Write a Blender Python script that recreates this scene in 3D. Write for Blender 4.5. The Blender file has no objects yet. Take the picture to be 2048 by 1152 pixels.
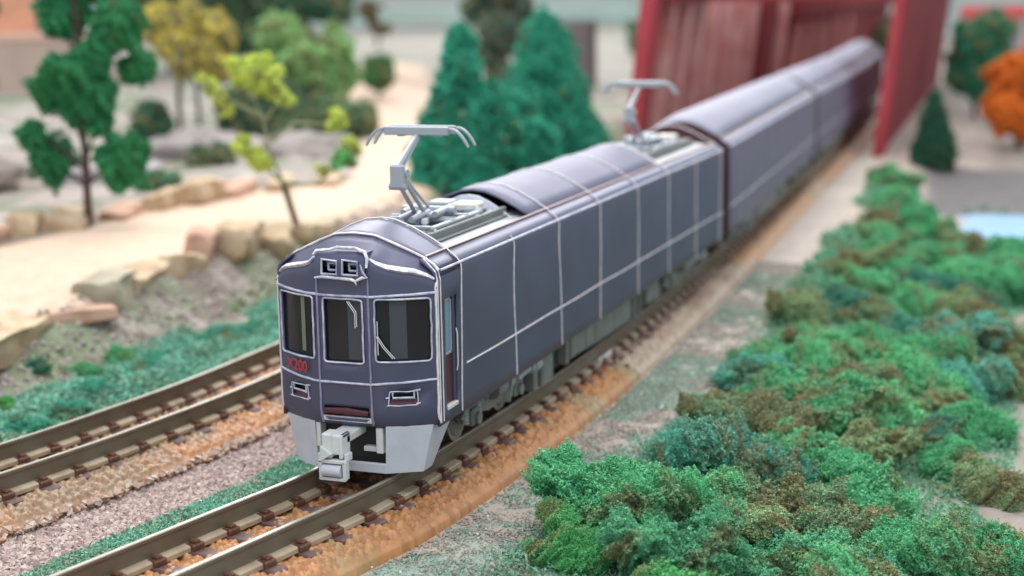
import bpy, bmesh, math, random
import numpy as np
from mathutils import Vector, Matrix, noise
random.seed(7); np.random.seed(7)
S = bpy.context.scene
# One unit stands for one metre of the full-size railway the model copies.
# ---------------------------------------------------------------- camera
cam_d = bpy.data.cameras.new('camera'); cam = bpy.data.objects.new('camera', cam_d)
S.collection.objects.link(cam); S.camera = cam
CAM = Vector((10.9647, -21.7042, 7.5347)); YAW, PITCH, ROLL = -.3613, -.1847, -.018
fw = Vector((math.sin(YAW)*math.cos(PITCH), math.cos(YAW)*math.cos(PITCH), math.sin(PITCH)))
rt = Vector((math.cos(YAW), -math.sin(YAW), 0)); up = rt.cross(fw)
r2 = rt*math.cos(ROLL)+up*math.sin(ROLL); u2 = -rt*math.sin(ROLL)+up*math.cos(ROLL)
cam.matrix_world = Matrix(((r2.x, u2.x, -fw.x, CAM.x), (r2.y, u2.y, -fw.y, CAM.y), (r2.z, u2.z, -fw.z, CAM.z), (0, 0, 0, 1)))
cam_d.sensor_width = 36; cam_d.lens = 36*3116.9/2048
cam_d.clip_start = .5; cam_d.clip_end = 1500
cam_d.dof.use_dof = True; cam_d.dof.focus_distance = 24.4; cam_d.dof.aperture_fstop = .0548/.265
# ---------------------------------------------------------------- light: an indoor hall with ceiling lamps and an added sheen lamp
W = bpy.data.worlds.new('World'); S.world = W; W.use_nodes = True
W.node_tree.nodes['Background'].inputs[0].default_value = (.86, .93, 1, 1)
W.node_tree.nodes['Background'].inputs[1].default_value = 1.0
def area(name, loc, aim, sx, sy, e, c):
    d = bpy.data.lights.new(name, 'AREA'); d.shape = 'RECTANGLE'; d.size = sx; d.size_y = sy; d.energy = e; d.color = c
    o = bpy.data.objects.new(name, d); S.collection.objects.link(o); o.location = loc
    o.rotation_euler = (Vector(aim)-Vector(loc)).to_track_quat('-Z', 'Y').to_euler()
area('ceiling_lamp', (-14, 30, 62), (-4, 22, 0), 30, 60, 43000, (1, .965, .92))
area('roof_sheen_lamp', (-60, 190, 95), (0, 10, 0), 120, 60, 210000, (.97, .98, 1))  # unseen lamp added for a grazing sheen on the train roofs
area('ceiling_lamp_front', (20, -30, 60), (0, 5, 0), 30, 16, 15000, (.93, .97, 1))
S.view_settings.view_transform = 'Standard'; S.view_settings.look = 'None'
S.view_settings.exposure = 0.12; S.view_settings.gamma = 1
S.cycles.use_denoising = True; S.cycles.max_bounces = 6
# ---------------------------------------------------------------- helpers
COL = S.collection
def tag(o, label=None, cat=None, group=None, kind=None):
    for k, v in (('label', label), ('category', cat), ('group', group), ('kind', kind)):
        if v: o[k] = v
    return o
def empty(name, loc=(0, 0, 0), rz=0):
    o = bpy.data.objects.new(name, None); COL.objects.link(o); o.location = loc; o.rotation_euler = (0, 0, rz)
    o.empty_display_size = .3; return o
def link(name, me, parent=None, loc=None):
    o = bpy.data.objects.new(name, me); COL.objects.link(o)
    if parent: o.parent = parent
    if loc is not None: o.location = loc
    return o
def copy_tree(o, parent=None):
    c = o.copy(); COL.objects.link(c)
    if parent: c.parent = parent
    for ch in list(o.children): copy_tree(ch, c)
    return c
def np_mesh(name, V, F, mat, col=None, smooth=False, attr='Col'):
    V = np.asarray(V, np.float32); F = np.asarray(F, np.int32); k = F.shape[1]
    me = bpy.data.meshes.new(name); me.vertices.add(len(V)); me.vertices.foreach_set('co', V.ravel())
    me.loops.add(F.size); me.loops.foreach_set('vertex_index', F.ravel()); me.polygons.add(len(F))
    me.polygons.foreach_set('loop_start', np.arange(0, F.size, k, dtype=np.int32))
    me.polygons.foreach_set('use_smooth', np.full(len(F), smooth))
    if col is not None:
        a = me.color_attributes.new(attr, 'FLOAT_COLOR', 'POINT'); c = np.ones((len(V), 4), np.float32); c[:, :3] = col
        a.data.foreach_set('color', c.ravel())
    me.materials.append(mat); me.update(); me.validate(); return me
class MB:
    """collects shapes into one mesh"""
    def __init__(s): s.v = []; s.f = []
    def add(s, v, f):
        n = len(s.v); s.v += [tuple(p) for p in v]; s.f += [tuple(i+n for i in q) for q in f]; return s
    def box(s, x0, x1, y0, y1, z0, z1, c=None, M=None):
        # chamfered box: c = chamfer
        if c is None: c = min(x1-x0, y1-y0, z1-z0)*.12
        bm = bmesh.new(); bmesh.ops.create_cube(bm, size=1)
        for v in bm.verts: v.co = Vector(((x0+x1)/2+v.co.x*(x1-x0), (y0+y1)/2+v.co.y*(y1-y0), (z0+z1)/2+v.co.z*(z1-z0)))
        if c > 0: bmesh.ops.bevel(bm, geom=bm.edges[:], offset=c, segments=1, affect='EDGES')
        if M: bmesh.ops.transform(bm, matrix=M, verts=bm.verts[:])
        bm.verts.index_update(); s.add([v.co[:] for v in bm.verts], [[v.index for v in f.verts] for f in bm.faces]); bm.free(); return s
    def tube(s, pts, r, n=6, caps=True, flat=1.0):
        pts = [Vector(p) for p in pts]; rs = r if isinstance(r, (list, tuple)) else [r]*len(pts); V = []; F = []
        ref = None
        for i, p in enumerate(pts):
            t = (pts[min(i+1, len(pts)-1)]-pts[max(i-1, 0)]).normalized()
            if ref is None: ref = Vector((0, 0, 1)) if abs(t.z) < .9 else Vector((1, 0, 0))
            a = (ref-t*ref.dot(t))
            a = a.normalized() if a.length > 1e-4 else t.orthogonal().normalized()
            ref = a; b = t.cross(a)
            for k in range(n):
                w = 2*math.pi*(k+.5)/n; V.append(p+(a*math.cos(w)+b*math.sin(w)*flat)*rs[i])
        for i in range(len(pts)-1):
            for k in range(n):
                k2 = (k+1) % n; F.append((i*n+k, i*n+k2, (i+1)*n+k2, (i+1)*n+k))
        if caps: F.append(tuple(range(n))[::-1]); F.append(tuple((len(pts)-1)*n+k for k in range(n)))
        return s.add(V, F)
    def cyl(s, p0, p1, r, n=16): return s.tube([p0, p1], r, n)
    def prism(s, poly, axis, a0, a1):
        # poly: 2D points; axis 'x','y','z' the extrusion axis
        n = len(poly)
        def P(p, a): return {'x': (a, p[0], p[1]), 'y': (p[0], a, p[1]), 'z': (p[0], p[1], a)}[axis]
        V = [P(p, a0) for p in poly]+[P(p, a1) for p in poly]
        F = [tuple(range(n))[::-1], tuple(range(n, 2*n))]+[(i, (i+1) % n, n+(i+1) % n, n+i) for i in range(n)]
        return s.add(V, F)
    def mesh(s, name, mat, smooth=False):
        me = bpy.data.meshes.new(name); me.from_pydata(s.v, [], s.f); me.materials.append(mat)
        bm = bmesh.new(); bm.from_mesh(me); bmesh.ops.recalc_face_normals(bm, faces=bm.faces[:]); bm.to_mesh(me); bm.free()
        if smooth: me.polygons.foreach_set('use_smooth', [True]*len(me.polygons)); me.set_sharp_from_angle(angle=math.radians(smooth if smooth > 1 else 40))
        return me
    def build(s, name, mat, parent=None, smooth=False, loc=None): return link(name, s.mesh(name, mat, smooth), parent, loc)
# ---------------------------------------------------------------- materials
def mat(name, col, rough=.5, metal=0, nscale=0, namt=.2, col2=None, bump=0, bscale=30, coat=0, spec=.5, detail=4, trans=0, alpha=1):
    m = bpy.data.materials.new(name); m.use_nodes = True; nt = m.node_tree; b = nt.nodes['Principled BSDF']
    b.inputs['Roughness'].default_value = rough; b.inputs['Metallic'].default_value = metal
    b.inputs['Coat Weight'].default_value = coat; b.inputs['Coat Roughness'].default_value = .25
    b.inputs['Specular IOR Level'].default_value = spec; b.inputs['Transmission Weight'].default_value = trans
    b.inputs['Base Color'].default_value = (*col, 1)
    tc = nt.nodes.new('ShaderNodeTexCoord')
    if nscale:
        n = nt.nodes.new('ShaderNodeTexNoise'); n.inputs['Scale'].default_value = nscale; n.inputs['Detail'].default_value = detail
        nt.links.new(tc.outputs['Object'], n.inputs['Vector'])
        r = nt.nodes.new('ShaderNodeValToRGB'); c2 = col2 or tuple(c*(1-namt*2) for c in col)
        r.color_ramp.elements[0].position = .36; r.color_ramp.elements[0].color = (*c2, 1)
        r.color_ramp.elements[1].position = .64; r.color_ramp.elements[1].color = (*col, 1)
        nt.links.new(n.outputs[0], r.inputs[0]); nt.links.new(r.outputs[0], b.inputs['Base Color'])
    if bump:
        n2 = nt.nodes.new('ShaderNodeTexNoise'); n2.inputs['Scale'].default_value = bscale; n2.inputs['Detail'].default_value = 5
        nt.links.new(tc.outputs['Object'], n2.inputs['Vector'])
        bp = nt.nodes.new('ShaderNodeBump'); bp.inputs['Strength'].default_value = bump; bp.inputs['Distance'].default_value = .03
        nt.links.new(n2.outputs[0], bp.inputs['Height']); nt.links.new(bp.outputs[0], b.inputs['Normal'])
    return m
M = {}
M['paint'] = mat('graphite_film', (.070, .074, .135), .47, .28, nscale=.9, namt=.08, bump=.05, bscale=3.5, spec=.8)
M['paint_rear'] = mat('glare_graphite_film', (.145, .140, .205), .5, .25, nscale=.7, namt=.08, spec=.8)  # rear copy lightened, grazing glare put into its colour
M['line'] = mat('pale_piping', (.80, .74, .77), .4, .1, nscale=5, namt=.1)
M['roof_film'] = mat('matte_roof_film', (.125, .125, .19), .58, .15, nscale=.9, namt=.08, spec=.8)  # cover film lightened, with the ceiling sheen in its colour
M['roof_rear'] = mat('glare_roof_film', (.24, .235, .31), .68, .05, nscale=.5, namt=.06, spec=.8)  # rear roofs paler still, ceiling glare put into the colour
M['edge'] = mat('worn_edge', (.66, .64, .74), .36, .15, nscale=5, col2=(.36, .36, .50), bump=.2, bscale=25)
M['crest'] = mat('white_trim_highlight', (.86, .83, .86), .32, .1, nscale=9, col2=(.50, .48, .60), bump=.3, bscale=20)  # white of sill and trim, also the painted forehead highlight
M['lilac'] = mat('lilac_edge', (.30, .29, .42), .4, .2, nscale=4, col2=(.22, .22, .34))
M['red'] = mat('maroon_plastic', (.075, .015, .022), .5)
M['letter'] = mat('red_lettering', (.42, .03, .05), .5)
M['grey'] = mat('grey_plastic', (.30, .32, .34), .45, nscale=6, namt=.08, bump=.05, bscale=12)
M['lgrey'] = mat('pale_grey_plastic', (.62, .63, .63), .45, nscale=4, namt=.05)
M['skirt'] = mat('skirt_grey', (.50, .52, .58), .5, nscale=3, namt=.05)
M['roofgrey'] = mat('roof_grey', (.36, .36, .37), .55, nscale=3, namt=.05)
M['panto'] = mat('pantograph_grey', (.33, .36, .40), .4, .1)
M['cream'] = mat('cream_plastic', (.62, .58, .52), .5)
M['under'] = mat('underfloor_grey', (.17, .18, .17), .55, nscale=3, namt=.15)
M['box'] = mat('equipment_grey', (.17, .185, .18), .55, nscale=2, namt=.1)
M['black'] = mat('dark_chassis', (.018, .018, .018), .6)
M['steel'] = mat('worn_steel', (.38, .35, .30), .35, .8, nscale=8, namt=.15)
M['glass'] = mat('dark_glass', (.012, .013, .016), .12, 0, spec=.35)
M['sideglass'] = mat('blue_glass', (.16, .26, .36), .2, 0)
M['inside'] = mat('cab_interior', (.05, .05, .055), .6)
M['insidepale'] = mat('cab_partition', (.042, .05, .062), .5)
M['railhead'] = mat('rail_head', (.50, .45, .37), .4, .6, nscale=3, namt=.1)
M['railweb'] = mat('rail_web', (.175, .155, .115), .5, .3, nscale=1.2, col2=(.15, .11, .075))
M['foot'] = mat('rail_foot', (.46, .38, .27), .5, .1, nscale=2.5, col2=(.34, .26, .18))
M['sleeper'] = mat('sleeper_plastic', (.16, .105, .10), .42, nscale=3, col2=(.09, .045, .04), bump=.25, bscale=14)
M['clip'] = mat('clip_plastic', (.16, .065, .035), .4, nscale=4, namt=.25)
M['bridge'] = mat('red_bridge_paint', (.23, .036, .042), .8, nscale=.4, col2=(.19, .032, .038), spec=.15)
M['bridge_rib'] = mat('pale_red_paint', (.66, .38, .35), .8, nscale=.5, col2=(.55, .20, .19), spec=.15)  # ribs painted a paler red than the plates
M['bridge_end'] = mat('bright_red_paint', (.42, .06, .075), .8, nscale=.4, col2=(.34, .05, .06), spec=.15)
M['trunk'] = mat('trunk_bark', (.10, .055, .045), .7, nscale=3, namt=.25, bump=.4, bscale=8)
M['greentrunk'] = mat('sapling_bark', (.09, .10, .06), .7, nscale=3, namt=.25)
def attr_mat(name, rough, bump=0, bscale=40, spec=.4):
    m = mat(name, (.5, .5, .5), rough, bump=bump, bscale=bscale, spec=spec); nt = m.node_tree
    a = nt.nodes.new('ShaderNodeAttribute'); a.attribute_name = 'Col'
    nt.links.new(a.outputs['Color'], nt.nodes['Principled BSDF'].inputs['Base Color']); return m
M['ballast'] = attr_mat('cast_ballast', .38, .1, 20, .3)
M['earth'] = attr_mat('layout_earth', .85, .5, 9, .2)
M['gravel'] = attr_mat('loose_gravel', .6, .2, 30, .3)
M['stone'] = mat('cut_sandstone', (.55, .42, .28), .85, nscale=1.1, col2=(.36, .24, .15), bump=.8, bscale=2.5, spec=.2)
M['pinkstone'] = mat('pink_stone', (.56, .36, .27), .85, nscale=1.1, col2=(.40, .24, .17), bump=.7, bscale=2.5, spec=.2)
def foam_mat():
    m = mat('foam_foliage', (.5, .5, .5), .75, spec=.15); nt = m.node_tree; b = nt.nodes['Principled BSDF']
    a = nt.nodes.new('ShaderNodeAttribute'); a.attribute_name = 'Col'
    oi = nt.nodes.new('ShaderNodeObjectInfo'); sp = nt.nodes.new('ShaderNodeSeparateColor')
    nt.links.new(a.outputs['Color'], sp.inputs[0])
    mx = nt.nodes.new('ShaderNodeMix'); mx.data_type = 'RGBA'
    mx.inputs[7].default_value = (.21, .19, .095, 1)          # olive brown flock
    nt.links.new(sp.outputs[0], mx.inputs[0]); nt.links.new(oi.outputs['Color'], mx.inputs[6])
    mu = nt.nodes.new('ShaderNodeVectorMath'); mu.operation = 'SCALE'
    ma = nt.nodes.new('ShaderNodeMath'); ma.operation = 'MULTIPLY_ADD'; ma.inputs[1].default_value = .9; ma.inputs[2].default_value = .75
    nt.links.new(sp.outputs[1], ma.inputs[0]); nt.links.new(mx.outputs[2], mu.inputs[0]); nt.links.new(ma.outputs[0], mu.inputs['Scale'])
    nt.links.new(mu.outputs[0], b.inputs['Base Color'])
    b.inputs['Subsurface Weight'].default_value = 0
    return m
M['foam'] = foam_mat()
# ---------------------------------------------------------------- alignment of the two tracks (plan curves) and the ground
A_PTS = [(-9.6, -38), (-6.6, -26), (-3.2, -14), (-2.05, -9.2), (-1.07, -4.75), (-.5, -2.1), (-.08, 0), (.14, 3.4), (.22, 7), (.2, 11), (.06, 16), (-.14, 20.4), (-.62, 30), (-1.3, 43), (-2.2, 60), (-3.4, 78), (-5.3, 100), (-9, 135), (-14, 175)]
B_PTS = [(-16.5, -38), (-13.0, -26), (-8.9, -12), (-7.5, -6.8), (-6.13, -.6), (-5.72, 2), (-5.45, 4.6), (-5.38, 7.5), (-5.35, 12), (-5.4, 20), (-5.7, 30), (-6.35, 43), (-7.2, 60), (-8.4, 78), (-10.3, 100), (-14, 135), (-19, 175)]
class Line2:
    def __init__(s, pts):
        P = np.array(pts, float); out = []
        for i in range(len(P)-1):
            p0, p1, p2, p3 = P[max(i-1, 0)], P[i], P[i+1], P[min(i+2, len(P)-1)]
            for t in np.linspace(0, 1, 24, endpoint=False):
                out.append(.5*((2*p1)+(-p0+p2)*t+(2*p0-5*p1+4*p2-p3)*t*t+(-p0+3*p1-3*p2+p3)*t**3))
        out.append(P[-1]); s.P = np.array(out)
        for _ in range(30): s.P[1:-1] = (s.P[:-2]+2*s.P[1:-1]+s.P[2:])/4
        s.L = np.concatenate([[0], np.cumsum(np.linalg.norm(np.diff(s.P, axis=0), axis=1))])
    def at(s, l):
        x = np.interp(l, s.L, s.P[:, 0]); y = np.interp(l, s.L, s.P[:, 1])
        x2 = np.interp(np.asarray(l)+.4, s.L, s.P[:, 0])-np.interp(np.asarray(l)-.4, s.L, s.P[:, 0]); y2 = np.interp(np.asarray(l)+.4, s.L, s.P[:, 1])-np.interp(np.asarray(l)-.4, s.L, s.P[:, 1])
        n = np.hypot(x2, y2); return x, y, x2/n, y2/n
    def l_at_y(s, y): return float(np.interp(y, s.P[:, 1], s.L))
    def off(s, x, y):   # signed offset to the right, by plan distance at the same y, corrected for slope
        cx = np.interp(y, s.P[:, 1], s.P[:, 0]); d = np.interp(y+1, s.P[:, 1], s.P[:, 0])-np.interp(y-1, s.P[:, 1], s.P[:, 0])
        return (x-cx)*2/np.hypot(2, d)
TA, TB = Line2(A_PTS), Line2(B_PTS)
def sstep(a, b, v): t = np.clip((v-a)/(b-a), 0, 1); return t*t*(3-2*t)
def vnoise(x, y, seed=0):
    # smooth value noise on arrays
    xi = np.floor(x).astype(np.int64); yi = np.floor(y).astype(np.int64); fx = x-xi; fy = y-yi; fx = fx*fx*(3-2*fx); fy = fy*fy*(3-2*fy)
    def h(a, b):
        n = (a*374761393+b*668265263+seed*974634777) & 0xffffffff; n = ((n ^ (n >> 13))*1274126177) & 0xffffffff; return ((n ^ (n >> 16)) & 0xffff)/65535.
    return (h(xi, yi)*(1-fx)+h(xi+1, yi)*fx)*(1-fy)+(h(xi, yi+1)*(1-fx)+h(xi+1, yi+1)*fx)*fy
def fbm(x, y, o=4, seed=0): return sum(vnoise(x*2**i, y*2**i, seed+i)*.5**i for i in range(o))/(2-.5**(o-1))
def H(x, y):
    x = np.asarray(x, float); y = np.asarray(y, float)
    sa = TA.off(x, y); sb = TB.off(x, y)
    base = np.full(np.broadcast(x, y).shape, -.79)
    right = -.79-.75*sstep(3.0, 8.5, sa)-.5*sstep(8, 20, sa)
    left = -.79+1.45*sstep(-4.7, -7.3, sb)+1.6*sstep(-22, -38, sb)
    h = np.where(sa > 0, right, np.where(sb < 0, left, base))
    rough = (fbm(x*.8, y*.8, 4, 3)-.5)
    amp = .10+.35*sstep(-2.6, -6, sb)*(1-sstep(-7.5, -9, sb))+.45*sstep(-21, -26, sb)+.15*sstep(3, 6, sa)
    return h+rough*amp*sstep(1.7, 2.6, np.abs(sa))*sstep(1.7, 2.6, np.abs(sb))
# ---------------------------------------------------------------- ground sheet
SAND = [(-11.86, 6.17), (-16.14, 10.44), (-18.94, 15.16), (-18.73, 19.25), (-19.42, 25.22), (-17.46, 29.27), (-15.85, 31.02), (-18.49, 37.92), (-27.51, 57.6), (-34.68, 72.15), (-34.45, 65.27), (-40.2, 70.66), (-48.18, 96.32), (-44.64, 104.84), (-22.76, 58.26), (-12.19, 32.04), (-11.92, 23.88), (-12.09, 19.47), (-12.33, 16.14), (-12.68, 14.12), (-12.51, 11.78), (-11.72, 9.53), (-11.83, 8.1)]
ROAD = [(3.2, 55.4), (3.9, 59.5), (13, 64), (34, 70), (34, 44), (12, 43.4), (4.88, 41.4)]
POOL = [(4.9, 41.3), (6.64, 43.2), (11, 43.2), (24, 44), (24, 32), (11, 31.5), (7.12, 34.45), (5.35, 36.75)]
def poly_sd(x, y, poly):
    # signed distance, negative inside
    p = np.array(poly); n = len(p); d = np.full(x.shape, 1e9); ins = np.zeros(x.shape, bool)
    for i in range(n):
        a = p[i]; b = p[(i+1) % n]; e = b-a; wx = x-a[0]; wy = y-a[1]; t = np.clip((wx*e[0]+wy*e[1])/(e@e), 0, 1)
        d = np.minimum(d, (wx-e[0]*t)**2+(wy-e[1]*t)**2)
        c = (a[1] > y) != (b[1] > y); xx = a[0]+(y-a[1])*(b[0]-a[0])/np.where(abs(b[1]-a[1]) < 1e-9, 1e-9, b[1]-a[1]); ins ^= c & (x < xx)
    return np.where(ins, -1, 1)*np.sqrt(d)
def lerp(a, b, t): return a*(1-t[..., None])+np.array(b)*t[..., None]
def cover(x, y):
    o = TA.off(x, y)
    d = fbm(x*.45+4, y*.45, 4, 91)+.12*sstep(3.4, 4.6, o)-.5*sstep(6.6, 8.5, o)*sstep(8, 3, y)-.6*sstep(9.0, 10, o)-.5*(poly_sd(x, y, POOL) < .4)-.5*(poly_sd(x, y, ROAD) < .4)-.5*sstep(3.6, 2.6, o)
    return sstep(.34, .46, d)*(o > 2.6)*sstep(55, 50, y)
def dust(x, y):
    o = TA.off(x, y)
    return sstep(.44, .56, fbm(x*.5+14, y*.5, 4, 47)+.10*sstep(2.3, 4, o)+.22*sstep(5, -3, y))*(o > 1.7)
def earth_colour(x, y):
    sa = TA.off(x, y); sb = TB.off(x, y)
    f = fbm(x*.9, y*.9, 5, 11); g = fbm(x*.35+9, y*.35, 4, 21); fine = fbm(x*6, y*6, 3, 31)
    c = np.zeros(x.shape+(3,))+np.array((.40, .325, .28))
    c = lerp(c, (.50, .41, .345), sstep(.45, .62, f))                     # pinkish gravel
    c = lerp(c, (.26, .37, .31), dust(x, y)*.8*sstep(24, 16, y))  # greenish flock dust right of the track
    c = lerp(c, (.56, .49, .43), sstep(3.6, 2.6, sa)*sstep(8, 16, y)*(sa > 0)*.8)
    lf = sstep(-2.3, -3.2, sb)
    c = lerp(c, (.22, .30, .21), lf*sstep(-5.4, -4.4, sb))
    rock = lf*sstep(-4.3, -5.0, sb)
    c = lerp(c, (.34, .29, .26), rock); c = lerp(c, (.19, .155, .13), rock*sstep(.46, .58, f)); c = lerp(c, (.19, .23, .14), rock*sstep(.50, .62, g)*.8*sstep(-14, -12, sb))
    c = lerp(c, (.14, .28, .17), cover(x, y)*.85)
    far = sstep(-13, -16, sb); c = lerp(c, (.33, .275, .25), far); c = lerp(c, (.40, .345, .33), far*sstep(.44, .60, g)); c = lerp(c, (.15, .17, .11), far*sstep(.50, .62, f)); c = lerp(c, (.16, .25, .15), far*sstep(.48, .6, g)*sstep(35, 60, y)*.4)
    c = lerp(c, (.32, .29, .25), sstep(85, 110, y)*.8)
    fr = sstep(7, 9, sa); c = lerp(c, (.29, .245, .215), fr); c = lerp(c, (.30, .31, .24), fr*sstep(.52, .66, g)*.6)
    s = poly_sd(x, y, SAND); c = lerp(c, (.60, .44, .335), sstep(.25, -.35, s+(f-.5)*.9))
    r = poly_sd(x, y, ROAD); c = lerp(c, (.15, .135, .135), sstep(.4, -.3, r))
    return c*(.82+.36*fine)[..., None]
def axis(parts):
    out = []
    for a, b, st in parts: out += list(np.arange(a, b, st))
    out.append(parts[-1][1]); return np.array(out)
gx = axis([(-260, -80, 6), (-80, -30, .8), (-30, -18, .3), (-18, 10, .13), (10, 16, .3), (16, 80, 2), (80, 200, 8)])
gy = axis([(-45, -12, 1.2), (-12, 22, .13), (22, 45, .3), (45, 110, .8), (110, 260, 4)])
X, Y = np.meshgrid(gx, gy); Z = H(X, Y)
sa = TA.off(X, Y); sb = TB.off(X, Y)
near = ((Y < 24) & (X > -12)).astype(float)
Z = Z+near*(fbm(X*3.2, Y*3.2, 3, 5)-.5)*.13*sstep(1.6, 1.8, np.abs(sa))*sstep(1.6, 1.8, np.abs(sb))
nx, ny = len(gx), len(gy); idx = np.arange(nx*ny).reshape(ny, nx)
F = np.stack([idx[:-1, :-1], idx[:-1, 1:], idx[1:, 1:], idx[1:, :-1]], -1).reshape(-1, 4)
tag(link('ground', np_mesh('ground', np.stack([X, Y, Z], -1).reshape(-1, 3), F, M['earth'], earth_colour(X, Y).reshape(-1, 3), True)), kind='structure')
# pool with pale blue water beside the road
pl = MB(); pl.prism([(x, y) for x, y in POOL], 'z', -2.6, -1.42)
m_pool = mat('pool_blue', (.15, .34, .55), .45, nscale=.3, col2=(.12, .28, .46))
tag(pl.build('water', m_pool), kind='structure')
# ---------------------------------------------------------------- ballast roadbeds, rails, sleepers
def voro(x, y, seed=0):
    xi = np.floor(x).astype(np.int64); yi = np.floor(y).astype(np.int64); d1 = np.full(x.shape, 9.); d2 = np.full(x.shape, 9.); idh = np.zeros(x.shape)
    def h(a, b, s):
        n = (a*374761393+b*668265263+s*974634777) & 0xffffffff; n = ((n ^ (n >> 13))*1274126177) & 0xffffffff; return ((n ^ (n >> 16)) & 0xffff)/65535.
    for i in (-1, 0, 1):
        for j in (-1, 0, 1):
            a = xi+i; b = yi+j; px_ = a+h(a, b, seed); py_ = b+h(a, b, seed+1); d = np.hypot(px_-x, py_-y)
            c = d < d1; d2 = np.where(c, d1, np.minimum(d2, d)); idh = np.where(c, h(a, b, seed+2), idh); d1 = np.where(c, d, d1)
    return d1, d2, idh
def roadbed(line, y0, y1, ds, dv, base, stain, name, parent, seed, stripseed=0, cut=1.50, hw=1.60):
    l0, l1 = line.l_at_y(y0), line.l_at_y(y1); ls = np.arange(l0, l1, ds)
    vs = np.concatenate([[-hw, -hw+.02], [-hw+.05, -cut-.02], np.arange(-cut, cut+.001, dv), [cut+.02, hw-.05, hw-.02, hw]])
    L, Vv = np.meshgrid(ls, vs, indexing='ij'); x, y, tx, ty = line.at(L); px_ = x+Vv*ty; py_ = y-Vv*tx
    prof = np.interp(np.abs(Vv), [0, .45, .62, .85, 1.12, cut, hw-.02, hw], [-.47, -.47, -.50, -.47, -.47, -.60, -.66, -.95])
    d1, d2, ih = voro(px_*8.6+seed, py_*8.6, seed); e1, e2, jh = voro(px_*17+seed, py_*17, seed+5)
    w = sstep(cut-.005, cut-.05, np.abs(Vv))
    hgt = (np.sqrt(np.clip(1-d1*d1*2.2, 0, 1))*.085+np.clip(1-e1*1.2, 0, 1)*.025)*(.5+.7*ih)*w
    Zr = prof+hgt-.02*w
    f = fbm(px_*.55+seed, py_*.55, 4, seed+2)
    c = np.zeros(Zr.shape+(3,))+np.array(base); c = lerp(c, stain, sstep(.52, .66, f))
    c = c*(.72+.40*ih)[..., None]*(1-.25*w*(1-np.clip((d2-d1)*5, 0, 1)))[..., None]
    n0, n1 = Zr.shape; idx = np.arange(n0*n1).reshape(n0, n1); F = np.stack([idx[:-1, :-1], idx[:-1, 1:], idx[1:, 1:], idx[1:, :-1]], -1).reshape(-1, 4)[:, ::-1]
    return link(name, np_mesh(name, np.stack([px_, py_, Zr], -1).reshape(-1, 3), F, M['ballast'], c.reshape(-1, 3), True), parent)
def sweep(line, y0, y1, prof, ds, m, name, parent):
    l0, l1 = line.l_at_y(y0), line.l_at_y(y1); ls = np.linspace(l0, l1, int((l1-l0)/ds)+2); x, y, tx, ty = line.at(ls); n = len(prof); V = []
    for i in range(len(ls)):
        for (o, z) in prof: V.append((x[i]+o*ty[i], y[i]-o*tx[i], z))
    F = [(i*n+k, i*n+(k+1) % n, (i+1)*n+(k+1) % n, (i+1)*n+k) for i in range(len(ls)-1) for k in range(n)]
    mb = MB(); mb.add(V, F); mb.add(V[:n], [tuple(range(n))]); mb.add(V[-n:], [tuple(range(n))]); return mb.build(name, m, parent)
sl = MB()
sl.box(-1.12, 1.12, -.15, .15, -.50, -.395, .025)
sleeper_me = sl.mesh('sleeper', M['sleeper'])
for y_ in ():
    pass
cl = MB(); cl.box(-.10, .11, -.125, .125, -.41, -.295, .025); cl.box(-.06, .08, -.06, .06, -.31, -.25, .015); clip_me = cl.mesh('rail_clip', M['clip'])
def track(name, line, y0, y1, label, near, grp, base, stain, segs, seed):
    t = empty(name); tag(t, label, 'railway track', grp)
    for (a, b, bs, st) in segs:
        fine = b < 24
        roadbed(line, a, b, .026 if fine else .15, .026 if fine else .12, bs, st, 'roadbed', t, seed)
    for s in (-1, 1):
        c = s*.70
        r = sweep(line, y0, y1, [(c-.03, -.33), (c-.028, -.09), (c-.05, -.05), (c-.05, -.004), (c+.05, -.004), (c+.05, -.05), (c+.028, -.09), (c+.03, -.33)], .5, M['railweb'], 'rail', t)
        sweep(line, y0, y1, [(c-.034, -.010), (c-.028, .004), (c+.028, .004), (c+.034, -.010)], .5, M['railhead'], 'rail_head', r)
        sweep(line, y0, y1, [(c-.175, -.40), (c-.175, -.335), (c-.16, -.318), (c-.03, -.300), (c+.03, -.300), (c+.16, -.318), (c+.175, -.335), (c+.175, -.40)], .5, M['foot'], 'rail_foot', r)
    l = line.l_at_y(y0)+.3; l1 = line.l_at_y(y1); farb = MB()
    while l < l1:
        x, y, tx, ty = [float(v) for v in line.at(l)]; a = math.atan2(-tx, ty)
        o = link('sleeper', sleeper_me, t, (x, y, 0)); o.rotation_euler = (0, 0, a)
        if near[0] < y < near[1]:
            for s in (-1, 1):
                for q in (-1, 1):
                    c = link('rail_clip', clip_me, o, (s*.70+q*.125, 0, 0)); c.rotation_euler = (0, 0, math.pi if q < 0 else 0)
        elif y < 45:
            for s in (-1, 1):
                for q in (-1, 1):
                    farb.box(s*.70+q*.125-.10, s*.70+q*.125+.10, -.13, .13, -.40, -.285, 0, Matrix.Translation((x, y, 0)) @ Matrix.Rotation(a, 4, 'Z'))
        l += .77
    if farb.v: tag(farb.build('rail_clip', M['clip'], t), kind='stuff')
    return t
OR, ORS = (.48, .225, .095), (.37, .26, .13)
PK = (.40, .27, .20)
ta = track('railway_track', TA, -16, 95, 'curved grey railed track the dark train stands on', (-12, 34), 'curved model railway tracks', OR, ORS,
      [(-16, 10.35, OR, ORS), (10.40, 23.4, PK, (.48, .37, .28)), (23.45, 95, (.55, .30, .15), (.45, .33, .22))], 3)
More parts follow.
